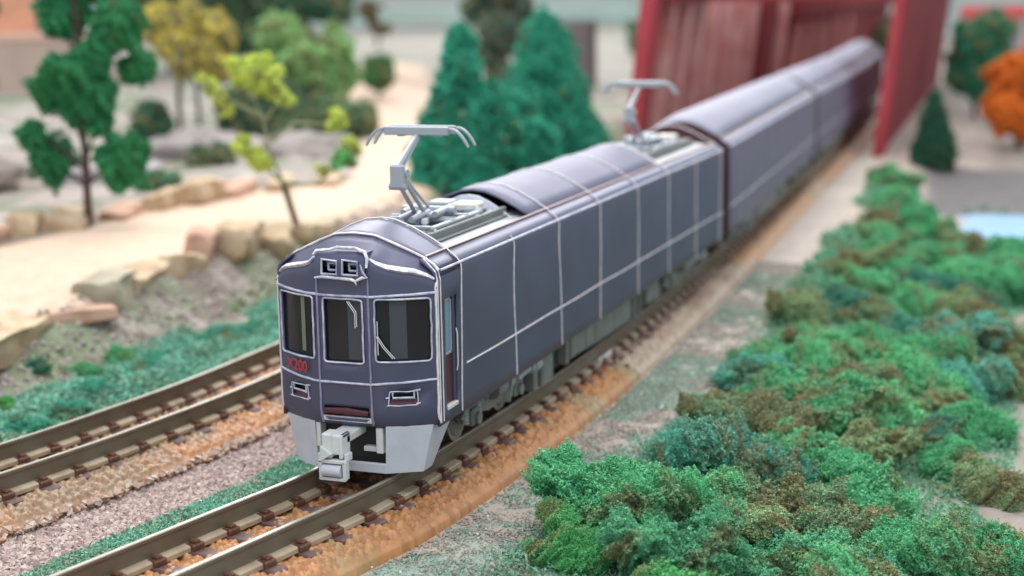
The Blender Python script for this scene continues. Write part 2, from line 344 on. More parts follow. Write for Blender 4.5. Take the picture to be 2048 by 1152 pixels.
tb = track('railway_track', TB, -16, 60, 'empty curved track left of the train beside the green undergrowth', (-12, 14), 'curved model railway tracks', OR, ORS,
      [(-16, 14, (.45, .22, .10), (.31, .20, .12)), (14.05, 60, PK, OR)], 9)
# pale metal joiner on the outer rail and a raised pale tie plate beside the car
x, y, tx, ty = [float(v) for v in TA.at(TA.l_at_y(10.35))]
j = MB(); j.box(-.06, .06, -.5, .5, -.40, -.24, .03); jo = j.build('rail_joiner', mat('joiner_metal', (.62, .58, .56), .4, .4), ta, loc=(x+.80*ty, y-.80*tx, 0)); jo.rotation_euler = (0, 0, math.atan2(-tx, ty))
# ---------------------------------------------------------------- loose gravel and flock between and beside the tracks
def rocks(name, pts, sizes, cols, m, parent=None):
    # irregular 8-faced stones, joined: nobody could count them
    base = np.array([(1, 0, 0), (-1, 0, 0), (0, 1, 0), (0, -1, 0), (0, 0, 1), (0, 0, -1)], float)
    tri = np.array([(0, 2, 4), (2, 1, 4), (1, 3, 4), (3, 0, 4), (2, 0, 5), (1, 2, 5), (3, 1, 5), (0, 3, 5)])
    n = len(pts); r = np.random.rand(n, 6, 3)*.5-.25; Vb = base[None]*(.6+.8*np.random.rand(n, 6, 1))+r
    a = np.random.rand(n)*6.283; ca, sa_ = np.cos(a)[:, None], np.sin(a)[:, None]
    b = np.random.rand(n)*6.283; cb, sb_ = np.cos(b)[:, None], np.sin(b)[:, None]
    y1 = Vb[:, :, 1]*cb-Vb[:, :, 2]*sb_; z1 = Vb[:, :, 1]*sb_+Vb[:, :, 2]*cb
    Vr = np.stack([Vb[:, :, 0]*ca-y1*sa_, Vb[:, :, 0]*sa_+y1*ca, z1*.8], -1)*np.asarray(sizes)[:, None, None]+np.asarray(pts)[:, None, :]
    F = (tri[None]+np.arange(n)[:, None, None]*6).reshape(-1, 3); C = np.repeat(cols, 6, axis=0)
    return tag(link(name, np_mesh(name, Vr.reshape(-1, 3), F, m, C), parent), kind='stuff')
def pick(pal, n, jit=.15):
    pal = np.array(pal); c = pal[np.random.randint(0, len(pal), n)]; return np.clip(c*(1-jit+2*jit*np.random.rand(n, 1)), 0, 1)
def scatter(line, y0, y1, o0, o1, n, fn=None):
    l = np.random.uniform(line.l_at_y(y0), line.l_at_y(y1), n); o = np.random.uniform(o0, o1, n); x, y, tx, ty = line.at(l); px_ = x+o*ty; py_ = y-o*tx
    if fn is not None: k = fn(px_, py_, o) > np.random.rand(n); px_, py_ = px_[k], py_[k]
    return px_, py_
PG = [(.42, .31, .275), (.47, .36, .32), (.36, .265, .24), (.29, .22, .20), (.52, .42, .38)]
x1, y1 = scatter(TA, -9, 16, -4.5, -1.60, 36000, lambda x, y, o: TB.off(x, y) > 1.58)
n = len(x1); sz = np.random.uniform(.025, .07, n); rocks('gravel', np.stack([x1, y1, H(x1, y1)+sz*.4], -1), sz, pick(PG, n), M['gravel'])
x2, y2 = scatter(TA, -9, 26, 1.62, 5.5, 42000, lambda x, y, o: np.where(o < 4, 1, .5))
n = len(x2); sz = np.random.uniform(.015, .042, n)*(1+.4*(np.random.rand(n) > .97)); rocks('gravel', np.stack([x2, y2, H(x2, y2)+sz*.4], -1), sz, pick([(.36, .31, .27), (.34, .28, .24), (.42, .36, .32), (.29, .29, .25), (.25, .32, .27), (.38, .29, .25)], n), M['gravel'])
x3, y3 = scatter(TB, -3, 16, 1.50, 1.72, 1100)
n = len(x3); sz = np.random.uniform(.04, .09, n); rocks('gravel', np.stack([x3, y3, np.full(n, -.70)+np.random.rand(n)*.08], -1), sz, pick([(.44, .33, .27), (.48, .38, .32), (.40, .25, .16)], n), M['gravel'])
x4, y4 = scatter(TB, 0, 30, -6.8, -4.6, 2500)
n = len(x4); sz = np.random.uniform(.03, .10, n); rocks('rubble', np.stack([x4, y4, H(x4, y4)+sz*.3], -1), sz, pick([(.33, .29, .26), (.38, .33, .30), (.30, .26, .23)], n), M['gravel'])
def glints(pts):
    n = len(pts); s = np.random.uniform(.012, .03, n); return rocks('glint_flake', pts, s, np.full((n, 3), .8), mat('bright_flake', (.8, .8, .8), .15, 0))  # bright flakes stand in for sparkle on the gravel
xg, yg = scatter(TA, -8, 18, 1.65, 4.5, 110); xh, yh = scatter(TA, -8, 6, -3.3, -1.9, 30)
xg = np.concatenate([xg, xh]); yg = np.concatenate([yg, yh]); glints(np.stack([xg, yg, H(xg, yg)+.08], -1))
# flock: tiny upright tufts
def crumbs(P, s, tone, light, k=4):
    """tetrahedral foam crumbs; returns V, F, C"""
    n = len(P); base = np.array([(1, 1, 1), (1, -1, -1), (-1, 1, -1), (-1, -1, 1)], float)*.6
    Vb = base[None]+np.random.randn(n, 4, 3)*.42; st_ = (np.random.rand(n) > .55)[:, None]; Vb[:, :, 0] *= np.where(st_, 2.1, 1); Vb[:, :, 1:] *= np.where(st_, .55, 1)[:, :, None]; q = np.random.randn(n, 4); q /= np.linalg.norm(q, axis=1)[:, None]; w, x, y, z = q.T
    R_ = np.stack([1-2*(y*y+z*z), 2*(x*y-z*w), 2*(x*z+y*w), 2*(x*y+z*w), 1-2*(x*x+z*z), 2*(y*z-x*w), 2*(x*z-y*w), 2*(y*z+x*w), 1-2*(x*x+y*y)], -1).reshape(n, 3, 3)
    V = np.einsum('nij,nkj->nki', R_, Vb)*np.asarray(s)[:, None, None]+P[:, None, :]
    F = (np.array([(0, 1, 2), (0, 3, 1), (0, 2, 3), (1, 3, 2)])[None]+np.arange(n)[:, None, None]*4).reshape(-1, 3)
    C = np.zeros((n, 3)); C[:, 0] = tone; C[:, 1] = light; return V.reshape(-1, 3), F, np.repeat(C, 4, axis=0)
def flock(name, x, y, s0, s1, hgt, colr, tone=.1, z=None):
    n = len(x); sz = np.random.uniform(s0, s1, n); zz = (H(x, y) if z is None else z)+np.random.rand(n)*hgt
    V, F, C = crumbs(np.stack([x, y, zz], -1), sz, np.clip(fbm(x*1.5, y*1.5, 3, 8)-.45+tone+.2*np.random.randn(n), 0, 1), np.random.rand(n))
    o = link(name, np_mesh(name, V, F, M['foam'], C)); o.color = (*colr, 1); return tag(o, kind='stuff')
TEAL, GREEN, BRIGHT, DKGREEN, LIME = (.05, .24, .15), (.045, .21, .065), (.07, .30, .10), (.02, .10, .04), (.36, .38, .06)
CON = (.035, .26, .17)
x5, y5 = scatter(TA, -9, 8, -2.75, -1.60, 48000, lambda x, y, o: sstep(.38, .55, fbm(x*.6+4, y*.6, 3, 41)+.30*sstep(-2.6, -1.8, o)-.06*sstep(-2, 3, -y)))
flock('grass', x5, y5, .015, .034, .09, (.14, .36, .26), .10)
x6, y6 = scatter(TA, -9, 24, 1.62, 6.5, 90000, lambda x, y, o: dust(x, y))
flock('grass', x6, y6, .010, .024, .05, (.20, .38, .30), .08)
x7, y7 = scatter(TB, -5, 22, -4.9, -1.62, 80000, lambda x, y, o: sstep(.30, .45, fbm(x*.8+24, y*.8, 3, 57)+.1))
hb = fbm(x7*1.1, y7*1.1, 3, 77)
flock('ground_cover', x7, y7, .02, .05, .1+.9*np.clip(hb-.42, 0, 1), (.15, .37, .28), .08)
x8, y8 = scatter(TB, 6, 34, -9, -5, 12000, lambda x, y, o: sstep(.55, .68, fbm(x*.5+34, y*.5, 3, 67))*(poly_sd(x, y, SAND) > .35)*(o > -6.6))
flock('ground_cover', x8, y8, .04, .10, .12, (.24, .32, .20), .15)
# light red ash dropped on the roadbed
# ---------------------------------------------------------------- the train
HALF = [(1.40, .88), (1.40, 3.24), (1.385, 3.32), (1.33, 3.385), (1.14, 3.53), (.89, 3.68), (.54, 3.86), (.25, 3.965), (0, 3.99)]
def prof_full(z0=.88):
    h = [(x, max(z, z0)) for x, z in HALF]; return h+[(-x, z) for x, z in h[-2::-1]]
def face_y0(x): return -.22+.48*(max(0., min(1.0, (abs(x)-.34)/1.06)))**1.7
def interp(x, xs, ys): return float(np.interp(x, xs, ys))
def ztop(x): return interp(abs(x), [0, .34, .62, .86, 1.13, 1.30, 1.40], [3.90, 3.87, 3.765, 3.655, 3.53, 3.42, 3.32])
def ytop(x): return interp(abs(x), [0, .6, 1.1, 1.4], [.30, .34, .42, .44])
def zedge(x): return interp(abs(x), [0, .5, .6, 1.1, 1.3, 1.4], [3.58, 3.56, 3.46, 3.36, 3.27, 3.20])
def face_pt(x, z, out=0.):
    """point of the cab front at width x and height z, pushed out along the face by `out`"""
    y = face_y0(x); ze = zedge(x)
    if z < 1.12: y += .07*((1.12-z)/.24)**2
    if z > ze-.13:
        if z < ze: y += .05*((z-ze+.13)/.13)**2
        else: t = min(1, (z-ze)/max(.02, ztop(x)-ze)); y = y+.05+(ytop(x)-y-.05)*t
    return Vector((x, y-out, z))
def side_x(z): return 1.4
def wob(a, k): return noise.noise(Vector((a*.6, k*3.7, 1.3)))
def panel_grid(xs, zs, skip, fn):
    V = []; F = []; nz = len(zs[0]) if isinstance(zs[0], (list, tuple)) else len(zs)
    for i, x in enumerate(xs):
        col = zs[i] if isinstance(zs[0], (list, tuple)) else zs
        for z in col: V.append(fn(x, z))
    for i in range(len(xs)-1):
        for j in range(nz-1):
            if not skip(i, j): F.append((i*nz+j, (i+1)*nz+j, (i+1)*nz+j+1, i*nz+j+1))
    return V, F
WIN = [(-1.305, -.55, 1.95, 2.93), (-.33, .33, 1.92, 2.92), (.55, 1.315, 1.95, 2.93)]
LAMPS = [(-1.10, -.70, 1.235, 1.46), (.72, 1.12, 1.235, 1.46)]
GRILL = (-.40, .40, 1.00, 1.19)
DEST = [(-.33, -.05, 3.31, 3.57), (.05, .33, 3.31, 3.57)]
def rect_loop(x0, x1, z0, z1, r=.04, out=.01, n=3, jit=0):
    pts = []
    for cx, cz, a0 in ((x1-r, z1-r, 0), (x0+r, z1-r, 90), (x0+r, z0+r, 180), (x1-r, z0+r, 270)):
        for k in range(n+1):
            a = math.radians(a0+90*k/n); pts.append((cx+r*math.cos(a), cz+r*math.sin(a)))
    full = []
    for i in range(len(pts)):
        a, b = pts[i], pts[(i+1) % len(pts)]; m = max(1, int(math.hypot(b[0]-a[0], b[1]-a[1])/.12))
        for k in range(m): full.append((a[0]+(b[0]-a[0])*k/m, a[1]+(b[1]-a[1])*k/m))
    full.append(full[0]); return [face_pt(x+jit*noise.noise(Vector((x*9, z*9, 0))), z+jit*noise.noise(Vector((z*9, x*9, 5))), out) for x, z in full]
def on_profile(y, x0sign, full, k, lift=.012, z_end=.88):
    """points of a wrap line over the section at y; full = both sides over the roof"""
    pts = []; P = HALF if not full else HALF+[(-x, z) for x, z in HALF[-2::-1]]
    dense = []
    for i in range(len(P)-1):
        a, b = P[i], P[i+1]; m = max(1, int(math.hypot(b[0]-a[0], b[1]-a[1])/.2))
        for q in range(m): dense.append((a[0]+(b[0]-a[0])*q/m, a[1]+(b[1]-a[1])*q/m))
    dense.append(P[-1])
    for x, z in dense:
        amp = .10 if z < 3.2 else .05
        pts.append(Vector((x*(1+lift*.7), y+amp*wob(z, k)+.04*(3.3-z if z < 3.3 else 0)*wob(k, 9), z+(.022 if z > 3.52 else (lift if z > 3.35 else 0)))))
    if full == 'shoulder': pass
    return pts
REAR = [False]
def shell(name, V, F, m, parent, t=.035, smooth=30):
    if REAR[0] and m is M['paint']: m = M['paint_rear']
    mb = MB(); mb.add(V, F); o = mb.build(name, m, parent, smooth=smooth)
    bm = bmesh.new(); bm.from_mesh(o.data); bmesh.ops.remove_doubles(bm, verts=bm.verts[:], dist=1e-4); bmesh.ops.recalc_face_normals(bm, faces=bm.faces[:]); bm.to_mesh(o.data); bm.free()
    if t:
        md = o.modifiers.new('thickness', 'SOLIDIFY'); md.thickness = t; md.offset = -1
    o.data.polygons.foreach_set('use_smooth', [True]*len(o.data.polygons)); o.data.set_sharp_from_angle(angle=math.radians(smooth))
    return o
def wheel_set(b, y):
    for s in (-1, 1):
        w = MB(); w.tube([(s*.62, y, .40), (s*.66, y, .40)], .46, 24); w.tube([(s*.66, y, .40), (s*.80, y, .40)], .41, 24); w.build('wheel', M['steel'], b, smooth=30)
        h = MB(); h.tube([(s*.80, y, .40), (s*.83, y, .40)], [.33, .30], 20); h.tube([(s*.83, y, .40), (s*.87, y, .40)], .10, 12); h.build('wheel_hub', M['under'], b, smooth=30)
def make_bogie(parent, y0):
    b = MB(); b.box(-.55, .55, y0-1.1, y0+1.1, .45, .75, .05); b.box(-1.0, 1.0, y0-.3, y0+.3, .5, .84, .05)
    bo = b.build('bogie', M['black'], parent)
    for d in (-1.05, 1.05): wheel_set(bo, y0+d)
    for s in (-1, 1):
        f = MB()
        f.prism([(y0-1.55, .52), (y0-1.35, .62), (y0-.55, .66), (y0-.4, .56), (y0+.4, .56), (y0+.55, .66), (y0+1.35, .62), (y0+1.55, .52), (y0+1.35, .44), (y0+.5, .40), (y0+.3, .36), (y0-.3, .36), (y0-.5, .40), (y0-1.35, .44)], 'x', s*.98, s*1.10)
        f.box(min(s*.95, s*1.12), max(s*.95, s*1.12), y0-.42, y0+.42, .56, .80, .03)
        f.build('side_frame', M['under'], bo)
        for d in (-1.05, 1.05):
            a = MB(); a.box(min(s*1.0, s*1.19), max(s*1.0, s*1.19), y0+d-.17, y0+d+.17, .30, .60, .035); a.cyl((s*1.18, y0+d, .43), (s*1.25, y0+d, .43), .11, 14); a.build('axle_box', M['under'], bo, smooth=30)
            for q in (-.28, .28):
                c = MB(); pts = [(s*1.08+.055*math.cos(t*2.1)*0, y0+d+q, .38+.014*t) for t in range(20)]
                c.tube(pts, [.075 if t % 4 < 2 else .055 for t in range(20)], 10); c.build('coil_spring', M['grey'], bo, smooth=30)
        a = MB()
        a.prism([(y0+.55, .30), (y0+.70, .78), (y0+1.02, .74), (y0+.90, .60), (y0+.72, .58)], 'x', s*1.1, s*1.2); a.tube([(s*1.16, y0+.2, .74), (s*1.16, y0+1.75, .86)], .07, 10)
        a.build('brake_gear', M['grey'], bo)
        a = MB(); a.tube([(s*1.22, y0+1.5, .72), (s*1.22, y0+1.62, .72), (s*1.22, y0+1.64, .72), (s*1.22, y0+1.72, .72), (s*1.22, y0+1.74, .72), (s*1.22, y0+1.95, .72)], [.10, .10, .15, .15, .11, .13], 14)
        a.tube([(s*1.18, y0+.9, .66), (s*1.22, y0+1.5, .72)], .07, 10); a.build('yaw_damper', M['grey'], bo, smooth=30)
    for s in (-1, 1):
        a = MB(); a.cyl((s*1.13, y0-.22, .70), (s*1.13, y0+.22, .70), .17, 16); a.build('air_spring', M['under'], bo, smooth=30)
    return bo
def make_panto(parent, x0, y0, z0, rise=1.0):
    """single arm current collector"""
    p = MB()
    for s in (-1, 1): p.box(s*.58-.05, s*.58+.05, -1.1, 1.25, .0, .06, .015)
    for yy in (-1.05, -.1, .55, 1.2): p.box(-.62, .62, yy-.05, yy+.05, .02, .08, .015)
    p.box(-.28, .28, -.2, .42, .06, .17, .03)
    b = p.build('pantograph', M['panto'], parent, loc=(x0, y0, z0))
    for (x, y) in ((-.58, -.95), (.58, -.95), (-.58, .95), (.58, .95)):
        q = MB(); q.tube([(x, y, -.10), (x, y, -.06), (x, y, -.05), (x, y, -.02), (x, y, .03)], [.06, .06, .085, .085, .05], 10); q.build('insulator', M['lgrey'], b, smooth=30)
    q = MB(); q.tube([(-.5, .25, .17), (.5, .25, .17)], .075, 12); q.tube([(-.32, -.15, .16), (-.32, .5, .2)], .06, 10); q.tube([(.32, -.25, .16), (.32, .5, .2)], .06, 10)
    q.tube([(.1, -.75, .13), (.1, .0, .17)], .055, 10); q.tube([(-.15, -.75, .13), (-.15, .0, .17)], .05, 10); q.build('spring_gear', M['panto'], b, smooth=30)
    K = Vector((0, -1.02, .62*rise+.28)); T = Vector((0, -.05, 1.58*rise))
    q = MB()
    q.tube([(-.09, -.15, .17), (-.07, K.y+.02, K.z)], .04, 8); q.tube([(.09, -.15, .17), (.07, K.y+.02, K.z)], .04, 8); q.tube([(.0, .25, .2), (.02, K.y+.18, K.z-.02)], .028, 8)
    q.build('lower_arm', M['panto'], b, smooth=30)
    q = MB(); q.box(-.12, .12, K.y-.08, K.y+.07, K.z-.20, K.z+.20, .03); q.cyl((-.15, K.y, K.z-.17), (.15, K.y, K.z-.17), .06, 12); q.cyl((-.14, K.y+.1, K.z+.04), (.14, K.y+.1, K.z+.04), .075, 14); q.build('knuckle', M['panto'], b, smooth=30)
    q = MB(); q.tube([(0, K.y-.02, K.z+.12), (0, T.y, T.z)], [.075, .05], 8, flat=.8); q.tube([(.05, K.y+.06, K.z+.1), (.03, T.y, T.z-.03)], .018, 6); q.build('upper_arm', M['panto'], b, smooth=30)
    h = MB(); h.box(-.55, .50, -.10, .10, T.z-.02, T.z+.03, .02); h.box(-.42, -.28, -.12, .12, T.z-.09, T.z-.02, .02); h.box(.25, .39, -.12, .12, T.z-.09, T.z-.02, .02); h.box(-.12, .12, -.08, .08, T.z-.08, T.z, .02)
    hd = h.build('collector_head', M['panto'], b)
    for d in (-.16, .16):
        s_ = MB(); s_.box(-.62, .58, d-.05, d+.05, T.z-.06, T.z+.085, .015); s_.build('contact_strip', M['panto'], hd)
        for sg in (-1, 1):
            hn = MB(); e = .60 if sg > 0 else -.64
            pts = [(e+sg*t*.34, d, T.z+.045-.30*t**2.2) for t in np.linspace(0, 1, 7)]; hn.tube(pts, [.03]*6+[.022], 8); hn.build('horn', M['panto'], hd, smooth=30)
    return b
M['lilacpanel'] = mat('pale_lilac_panel', (.72, .74, .86), .35, .1)
def roof_well(car, y0, y1, panto_y, seed):
    """open part of the roof with the electrical gear"""
    rnd = random.Random(seed)
    r = MB(); r.prism([(1.18, 3.36), (1.10, 3.47), (.62, 3.55), (-.62, 3.55), (-1.10, 3.47), (-1.18, 3.36)], 'y', y0-.3, y1+.3); r.build('roof_deck', M['roofgrey'], car)
    for s in (-1, 1):
        q = MB(); q.box(min(s*.60, s*.70), max(s*.60, s*.70), y0+.15, y1-.25, 3.54, 3.70, .015); q.box(min(s*.60, s*.78), max(s*.60, s*.78), y0+.12, y1-.22, 3.54, 3.57, .01); q.build('roof_beam', M['box'], car)
    q = MB(); q.box(-.60, .60, y0+.15, y1-.3, 3.60, 3.64, .01)
    for yy in np.arange(y0+.4, y1-.4, .55): q.box(-.66, .66, yy-.04, yy+.04, 3.62, 3.70, .01)
    q.build('equipment_tray', M['grey'], car)
    for i in range(9):
        x = rnd.uniform(-.5, .45); y = rnd.uniform(y0+.3, y1-.6); q = MB()
        if i % 3 == 0: q.box(x-.09, x+.09, y-.14, y+.14, 3.64, 3.80, .025)
        elif i % 3 == 1: q.tube([(x, y, 3.64), (x, y, 3.7), (x, y, 3.705), (x, y, 3.74), (x, y, 3.745), (x, y, 3.82)], [.07, .07, .045, .045, .065, .05], 10)
        else: q.tube([(x-.2, y, 3.76), (x+.2, y+.06, 3.76)], .055, 10); q.box(x-.05, x+.05, y-.06, y+.06, 3.64, 3.74, .01)
        q.build('roof_fitting', M['panto'] if i % 4 else M['lgrey'], car, smooth=30)
    for s in (-1, 1):
        q = MB(); pts = [(s*(.48+.03*math.sin(t*3)), y0+.4+t*(y1-y0-1)/10, 3.72+.02*math.sin(t*5)) for t in range(11)]; q.tube(pts, .022, 6); q.build('roof_cable', M['panto'], car)
    make_panto(car, -.02, panto_y, 3.70)
    for (a_, b_, c_, d_) in ((-.02, .46, y1-1.25, y1-.75), (-.55, -.12, y1-1.1, y1-.6)):
        q = MB(); q.box(a_, b_, c_, d_, 3.70, 3.86, .03); q.build('junction_box', M['cream'] if a_ > -.1 else M['panto'], car)
    yb_ = y1-.42 if y0 < 5 else y0+.06
    q = MB(); q.prism([(x*.74, 3.40+(z-3.40)*.88) for x, z in prof_full() if z > 3.37], 'y', yb_, yb_+.05); q.build('bulkhead', M['lilacpanel'], car)
def arc_cover(car, y0, y1, closed_front=True):
    P = prof_full(); top = [(x*.995, z) for x, z in P if z > 3.5]
    ys = list(np.linspace(y0, y1, int((y1-y0)/.45)+2)); V = []; F = []; n = len(top)
    for i, y in enumerate(ys):
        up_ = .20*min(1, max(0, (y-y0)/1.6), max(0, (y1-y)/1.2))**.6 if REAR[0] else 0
        for x, z in top: V.append((x, y, z+up_*min(1, (z-3.5)/.25)**.7+.012+.004*noise.noise(Vector((x*1.2, y*.7, 3)))))
    for i in range(len(ys)-1):
        for k in range(n-1): F.append((i*n+k, i*n+k+1, (i+1)*n+k+1, (i+1)*n+k))
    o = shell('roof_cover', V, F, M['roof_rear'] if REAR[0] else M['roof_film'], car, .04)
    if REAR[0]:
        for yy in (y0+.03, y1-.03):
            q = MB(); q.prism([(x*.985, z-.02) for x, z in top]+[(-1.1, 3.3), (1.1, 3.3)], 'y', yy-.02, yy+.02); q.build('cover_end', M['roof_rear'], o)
    for y in (y1,):
        q = MB(); q.tube([(x, y+(.012 if y == y1 else -.012), z) for x, z in top], .024, 6); q.build('cover_edge', M['line'], o)
    return o
def side_panels(car, y0, y1, door=None, steps=None):
    """bodysides and shoulders"""
    P = [p for p in HALF if p[1] < 3.55]
    for s in (1, -1):
        zs = [P[0][1], 1.05, 1.30, 1.61, 1.93, 2.4, 2.85, 3.05]+[p[1] for p in P[1:]]
        xs_of = lambda z: float(np.interp(z, [p[1] for p in P], [p[0] for p in P]))
        ys = list(np.arange(y0, y1, .5))+[y1]
        if s == 1 and door: ys = sorted(set([y for y in ys if y < door[0]-.1 or y > door[1]+.1]+list(door)))
        V = []; F = []; nz = len(zs)
        for y in ys:
            for z in zs:
                x = xs_of(z)
                if z < 3.0 and s*1 > 0: x += .012*noise.noise(Vector((y*.5, z*.9, 7)))
                zz = z
                if z == zs[0] and steps: zz = z+(steps[1] if y < steps[0] else steps[2])
                V.append((s*x, y, zz))
        for i in range(len(ys)-1):
            for j in range(nz-1):
                if s == 1 and door and abs(ys[i]-door[0]) < 1e-6 and 1.0 < zs[j] < 2.84: continue
                F.append((i*nz+j, (i+1)*nz+j, (i+1)*nz+j+1, i*nz+j+1))
        shell('side_panel', V, F, M['paint'], car, .04)
def long_line(car, pts_fn, y0, y1, r, m=None, name='seam_line', k=0):
    q = MB(); ys = np.linspace(y0, y1, int((y1-y0)/.4)+2); q.tube([pts_fn(y) for y in ys], r, 6); return q.build(name, m or M['line'], car)
def carriage(name, label, L, lead, panto_ys, cover, seed, hoops):
    car = empty(name); tag(car, label, 'train carriage', 'carriages of the dark covered train')
    # chassis
    q = MB(); q.box(-1.30, 1.30, .45, L-.1, .80, .98, .02); q.build('chassis', M['black'], car)
    q = MB(); q.box(-1.05, 1.05, 1.9 if lead else .2, L-.2, .98, 3.3, .02); q.build('interior_block', M['black'], car)
    y0 = .30 if lead else .12
    side_panels(car, y0 if not lead else .26, L, (.58, 1.06) if lead else None, (6.42, -.04, .0) if lead else None)
    # end wall
    def endwall(y):
        P = prof_full(); c = MB(); V = [(x, y, z) for x, z in P]; n = len(V); inner = [(x*.86, y, .88+(z-.88)*.93) for x, z in P]
        c.add(V+inner, [(i, (i+1) % n, n+(i+1) % n, n+i) for i in range(n)]); c.add(inner, [tuple(range(n))])
        return c.build('end_wall', M['red'], car)
    endwall(L-.02)
    if not lead: endwall(y0+.02)
    if lead:
        # hood behind the brow, up to the first wrap line
        P = prof_full(); top = [(x, z) for x, z in P if z > 3.2]; V = []; F = []; n = len(top); N = 5
        for i in range(N+1):
            t = i/N
            for x, z in top:
                yb = ytop(x); zb = ztop(x) if abs(x) < 1.39 else z; zb = min(zb, z)
                V.append((x, yb+(1.28-yb)*t, zb+(z-zb)*(t**.7)))
        for i in range(N):
            for k in range(n-1): F.append((i*n+k, i*n+k+1, (i+1)*n+k+1, (i+1)*n+k))
        shell('hood', V, F, M['paint'], car, .04, 40)
        # cab front
        xs = sorted(set([-1.40, -1.36, -1.305, -1.10, -.90, -.70, -.62, -.55, -.44, -.40, -.33, -.18, -.05, .05, .18, .33, .40, .44, .55, .62, .72, .90, 1.12, 1.315, 1.36, 1.40]))
        zl = [.86, .90, 1.00, 1.12, 1.19, 1.235, 1.46, 1.60, 1.75, 1.92, 1.95, 2.4, 2.92, 2.93, 2.98, 3.10]
        cols = []
        for x in xs:
            ze, zt = zedge(x), ztop(x); up_ = [ze-.13, ze-.06, ze, ze+(zt-ze)*.3, ze+(zt-ze)*.65, zt]
            mid = [3.10+(ze-.13-3.10)*.5]
            cols.append(zl+mid+up_)
        def skip(i, j):
            xm = (xs[i]+xs[i+1])/2; c = cols[i]; zm = (c[j]+c[j+1])/2
            if j < len(zl)-1:
                for (a, b, c0, c1) in WIN+LAMPS+[GRILL]:
                    if a < xm < b and c0 < zm < c1: return True
            return False
        V, F = panel_grid(xs, cols, skip, lambda x, z: face_pt(x, z))
        shell('cab_front', V, F, M['paint'], car, .045, 50)
        # windows: glass set back, inside behind it, frames
        for (a, b, c0, c1) in WIN:
            g = MB(); xx = np.linspace(a-.03, b+.03, 6); V = [face_pt(x, z, -.055) for x in xx for z in (c0-.03, c1+.03)]
            g.add(V, [(2*i, 2*i+2, 2*i+3, 2*i+1) for i in range(5)]); gl = g.build('windscreen', M['glass'], car, smooth=60)
            q = MB(); q.tube(rect_loop(a-.012, b+.012, c0-.012, c1+.012, .05, .012, jit=.012), .017, 6, caps=False); q.build('window_frame', M['edge'], gl, smooth=60)
        # things seen in the windscreens: a pale pole and partition panels
        def slab(x0, x1, z0, z1, m, nm, out=-.045):
            g = MB(); V = [face_pt(x, z, out) for x in (x0, x1) for z in (z0, z1)]+[face_pt(x, z, out-.02) for x in (x0, x1) for z in (z0, z1)]
            g.add(V, [(0, 2, 3, 1), (4, 5, 7, 6), (0, 1, 5, 4), (2, 6, 7, 3), (1, 3, 7, 5), (0, 4, 6, 2)]); return g.build(nm, m, car)
        slab(-.83, -.745, 2.02, 2.90, mat('pole_grey', (.16, .17, .14), .3), 'cab_pole')
        slab(.06, .30, 1.95, 2.90, M['insidepale'], 'cab_partition'); slab(.74, .98, 1.98, 2.90, M['insidepale'], 'cab_partition')
        # head lamp recesses
        for k, (a, b, c0, c1) in enumerate(LAMPS):
            g = MB(); V = [face_pt(x, z, -.10) for x in (a-.03, b+.03) for z in (c0-.03, c1+.03)]; g.add(V, [(0, 2, 3, 1)]); la = g.build('headlight', M['glass'], car)
            g = MB(); V = [face_pt(x, z, -.06+.05*(z < c0+.05)) for x in (a, b) for z in (c0, c0+.10)]; g.add(V, [(0, 2, 3, 1)]); g.build('lamp_base', M['red'], la)
            q = MB(); q.tube([face_pt(a+.05, c1-.01, .005), face_pt(a+.05, c1-.10, .0), face_pt(b-.04, c1-.105, .0)], .018, 6); q.tube([face_pt(b-.05, c1-.12, .005), face_pt(b-.045, c1+.01, .012), face_pt(b+.04, c1+.02, .012)], .018, 6); q.build('lamp_bar', M['edge'], la)
            q = MB(); q.tube(rect_loop(a, b, c0, c1, .02, .010, jit=.02), .010, 6, caps=False); q.build('lamp_frame', M['edge'], la)
            for (x, z) in ((a-.02, c1-.1), (b+.01, c0+.02), (a, c0)):
                q = MB(); q.tube([face_pt(x-.03, z, .012), face_pt(x+.03, z+.01, .016)], .014, 5); q.build('burr', M['edge'], la)
        a, b, c0, c1 = GRILL
        g = MB(); V = [face_pt(x, z, -.09) for x in (a-.03, b+.03) for z in (c0-.03, c1+.03)]; g.add(V, [(0, 2, 3, 1)]); gr = g.build('lower_slot', M['black'], car)
        g = MB(); g.tube([face_pt(a+.02, c1-.09, -.02), face_pt(0, c1-.075, -.015), face_pt(b-.02, c1-.10, -.02)], [.05, .06, .045], 8); g.build('slot_bar', M['red'], gr)
        g = MB(); V = [face_pt(x, z, o) for x, o in ((a-.06, .01), (b+.06, .01)) for z in (.93, 1.02)]+[face_pt(x, z, -.05) for x in (a-.06, b+.06) for z in (.93, 1.02)]
        g.add(V, [(0, 2, 3, 1), (4, 5, 7, 6), (0, 1, 5, 4), (2, 6, 7, 3), (1, 3, 7, 5), (0, 4, 6, 2)]); g.build('slot_sill', M['crest'], gr)
        # destination box: raised frame with two openings
        bx = MB(); V = []; F = []
        oz = lambda x, z, o: Vector((x, -.255-o+max(0, z-3.56)*.9, z))
        xs2 = [-.44, -.40, -.31, -.05, .05, .31, .40, .44]; zs2 = [3.24, 3.29, 3.33, 3.55, 3.60, 3.68]
        V = [oz(x, z, .02) for x in xs2 for z in zs2]; nz = len(zs2)
        for i in range(len(xs2)-1):
            for jn in range(nz-1):
                if i in (2, 4) and jn == 2: continue
                F.append((i*nz+jn, (i+1)*nz+jn, (i+1)*nz+jn+1, i*nz+jn+1))
        n0 = len(V); V += [Vector((x, .25, z)) for x in (-.44, .44) for z in (3.24, 3.68)]
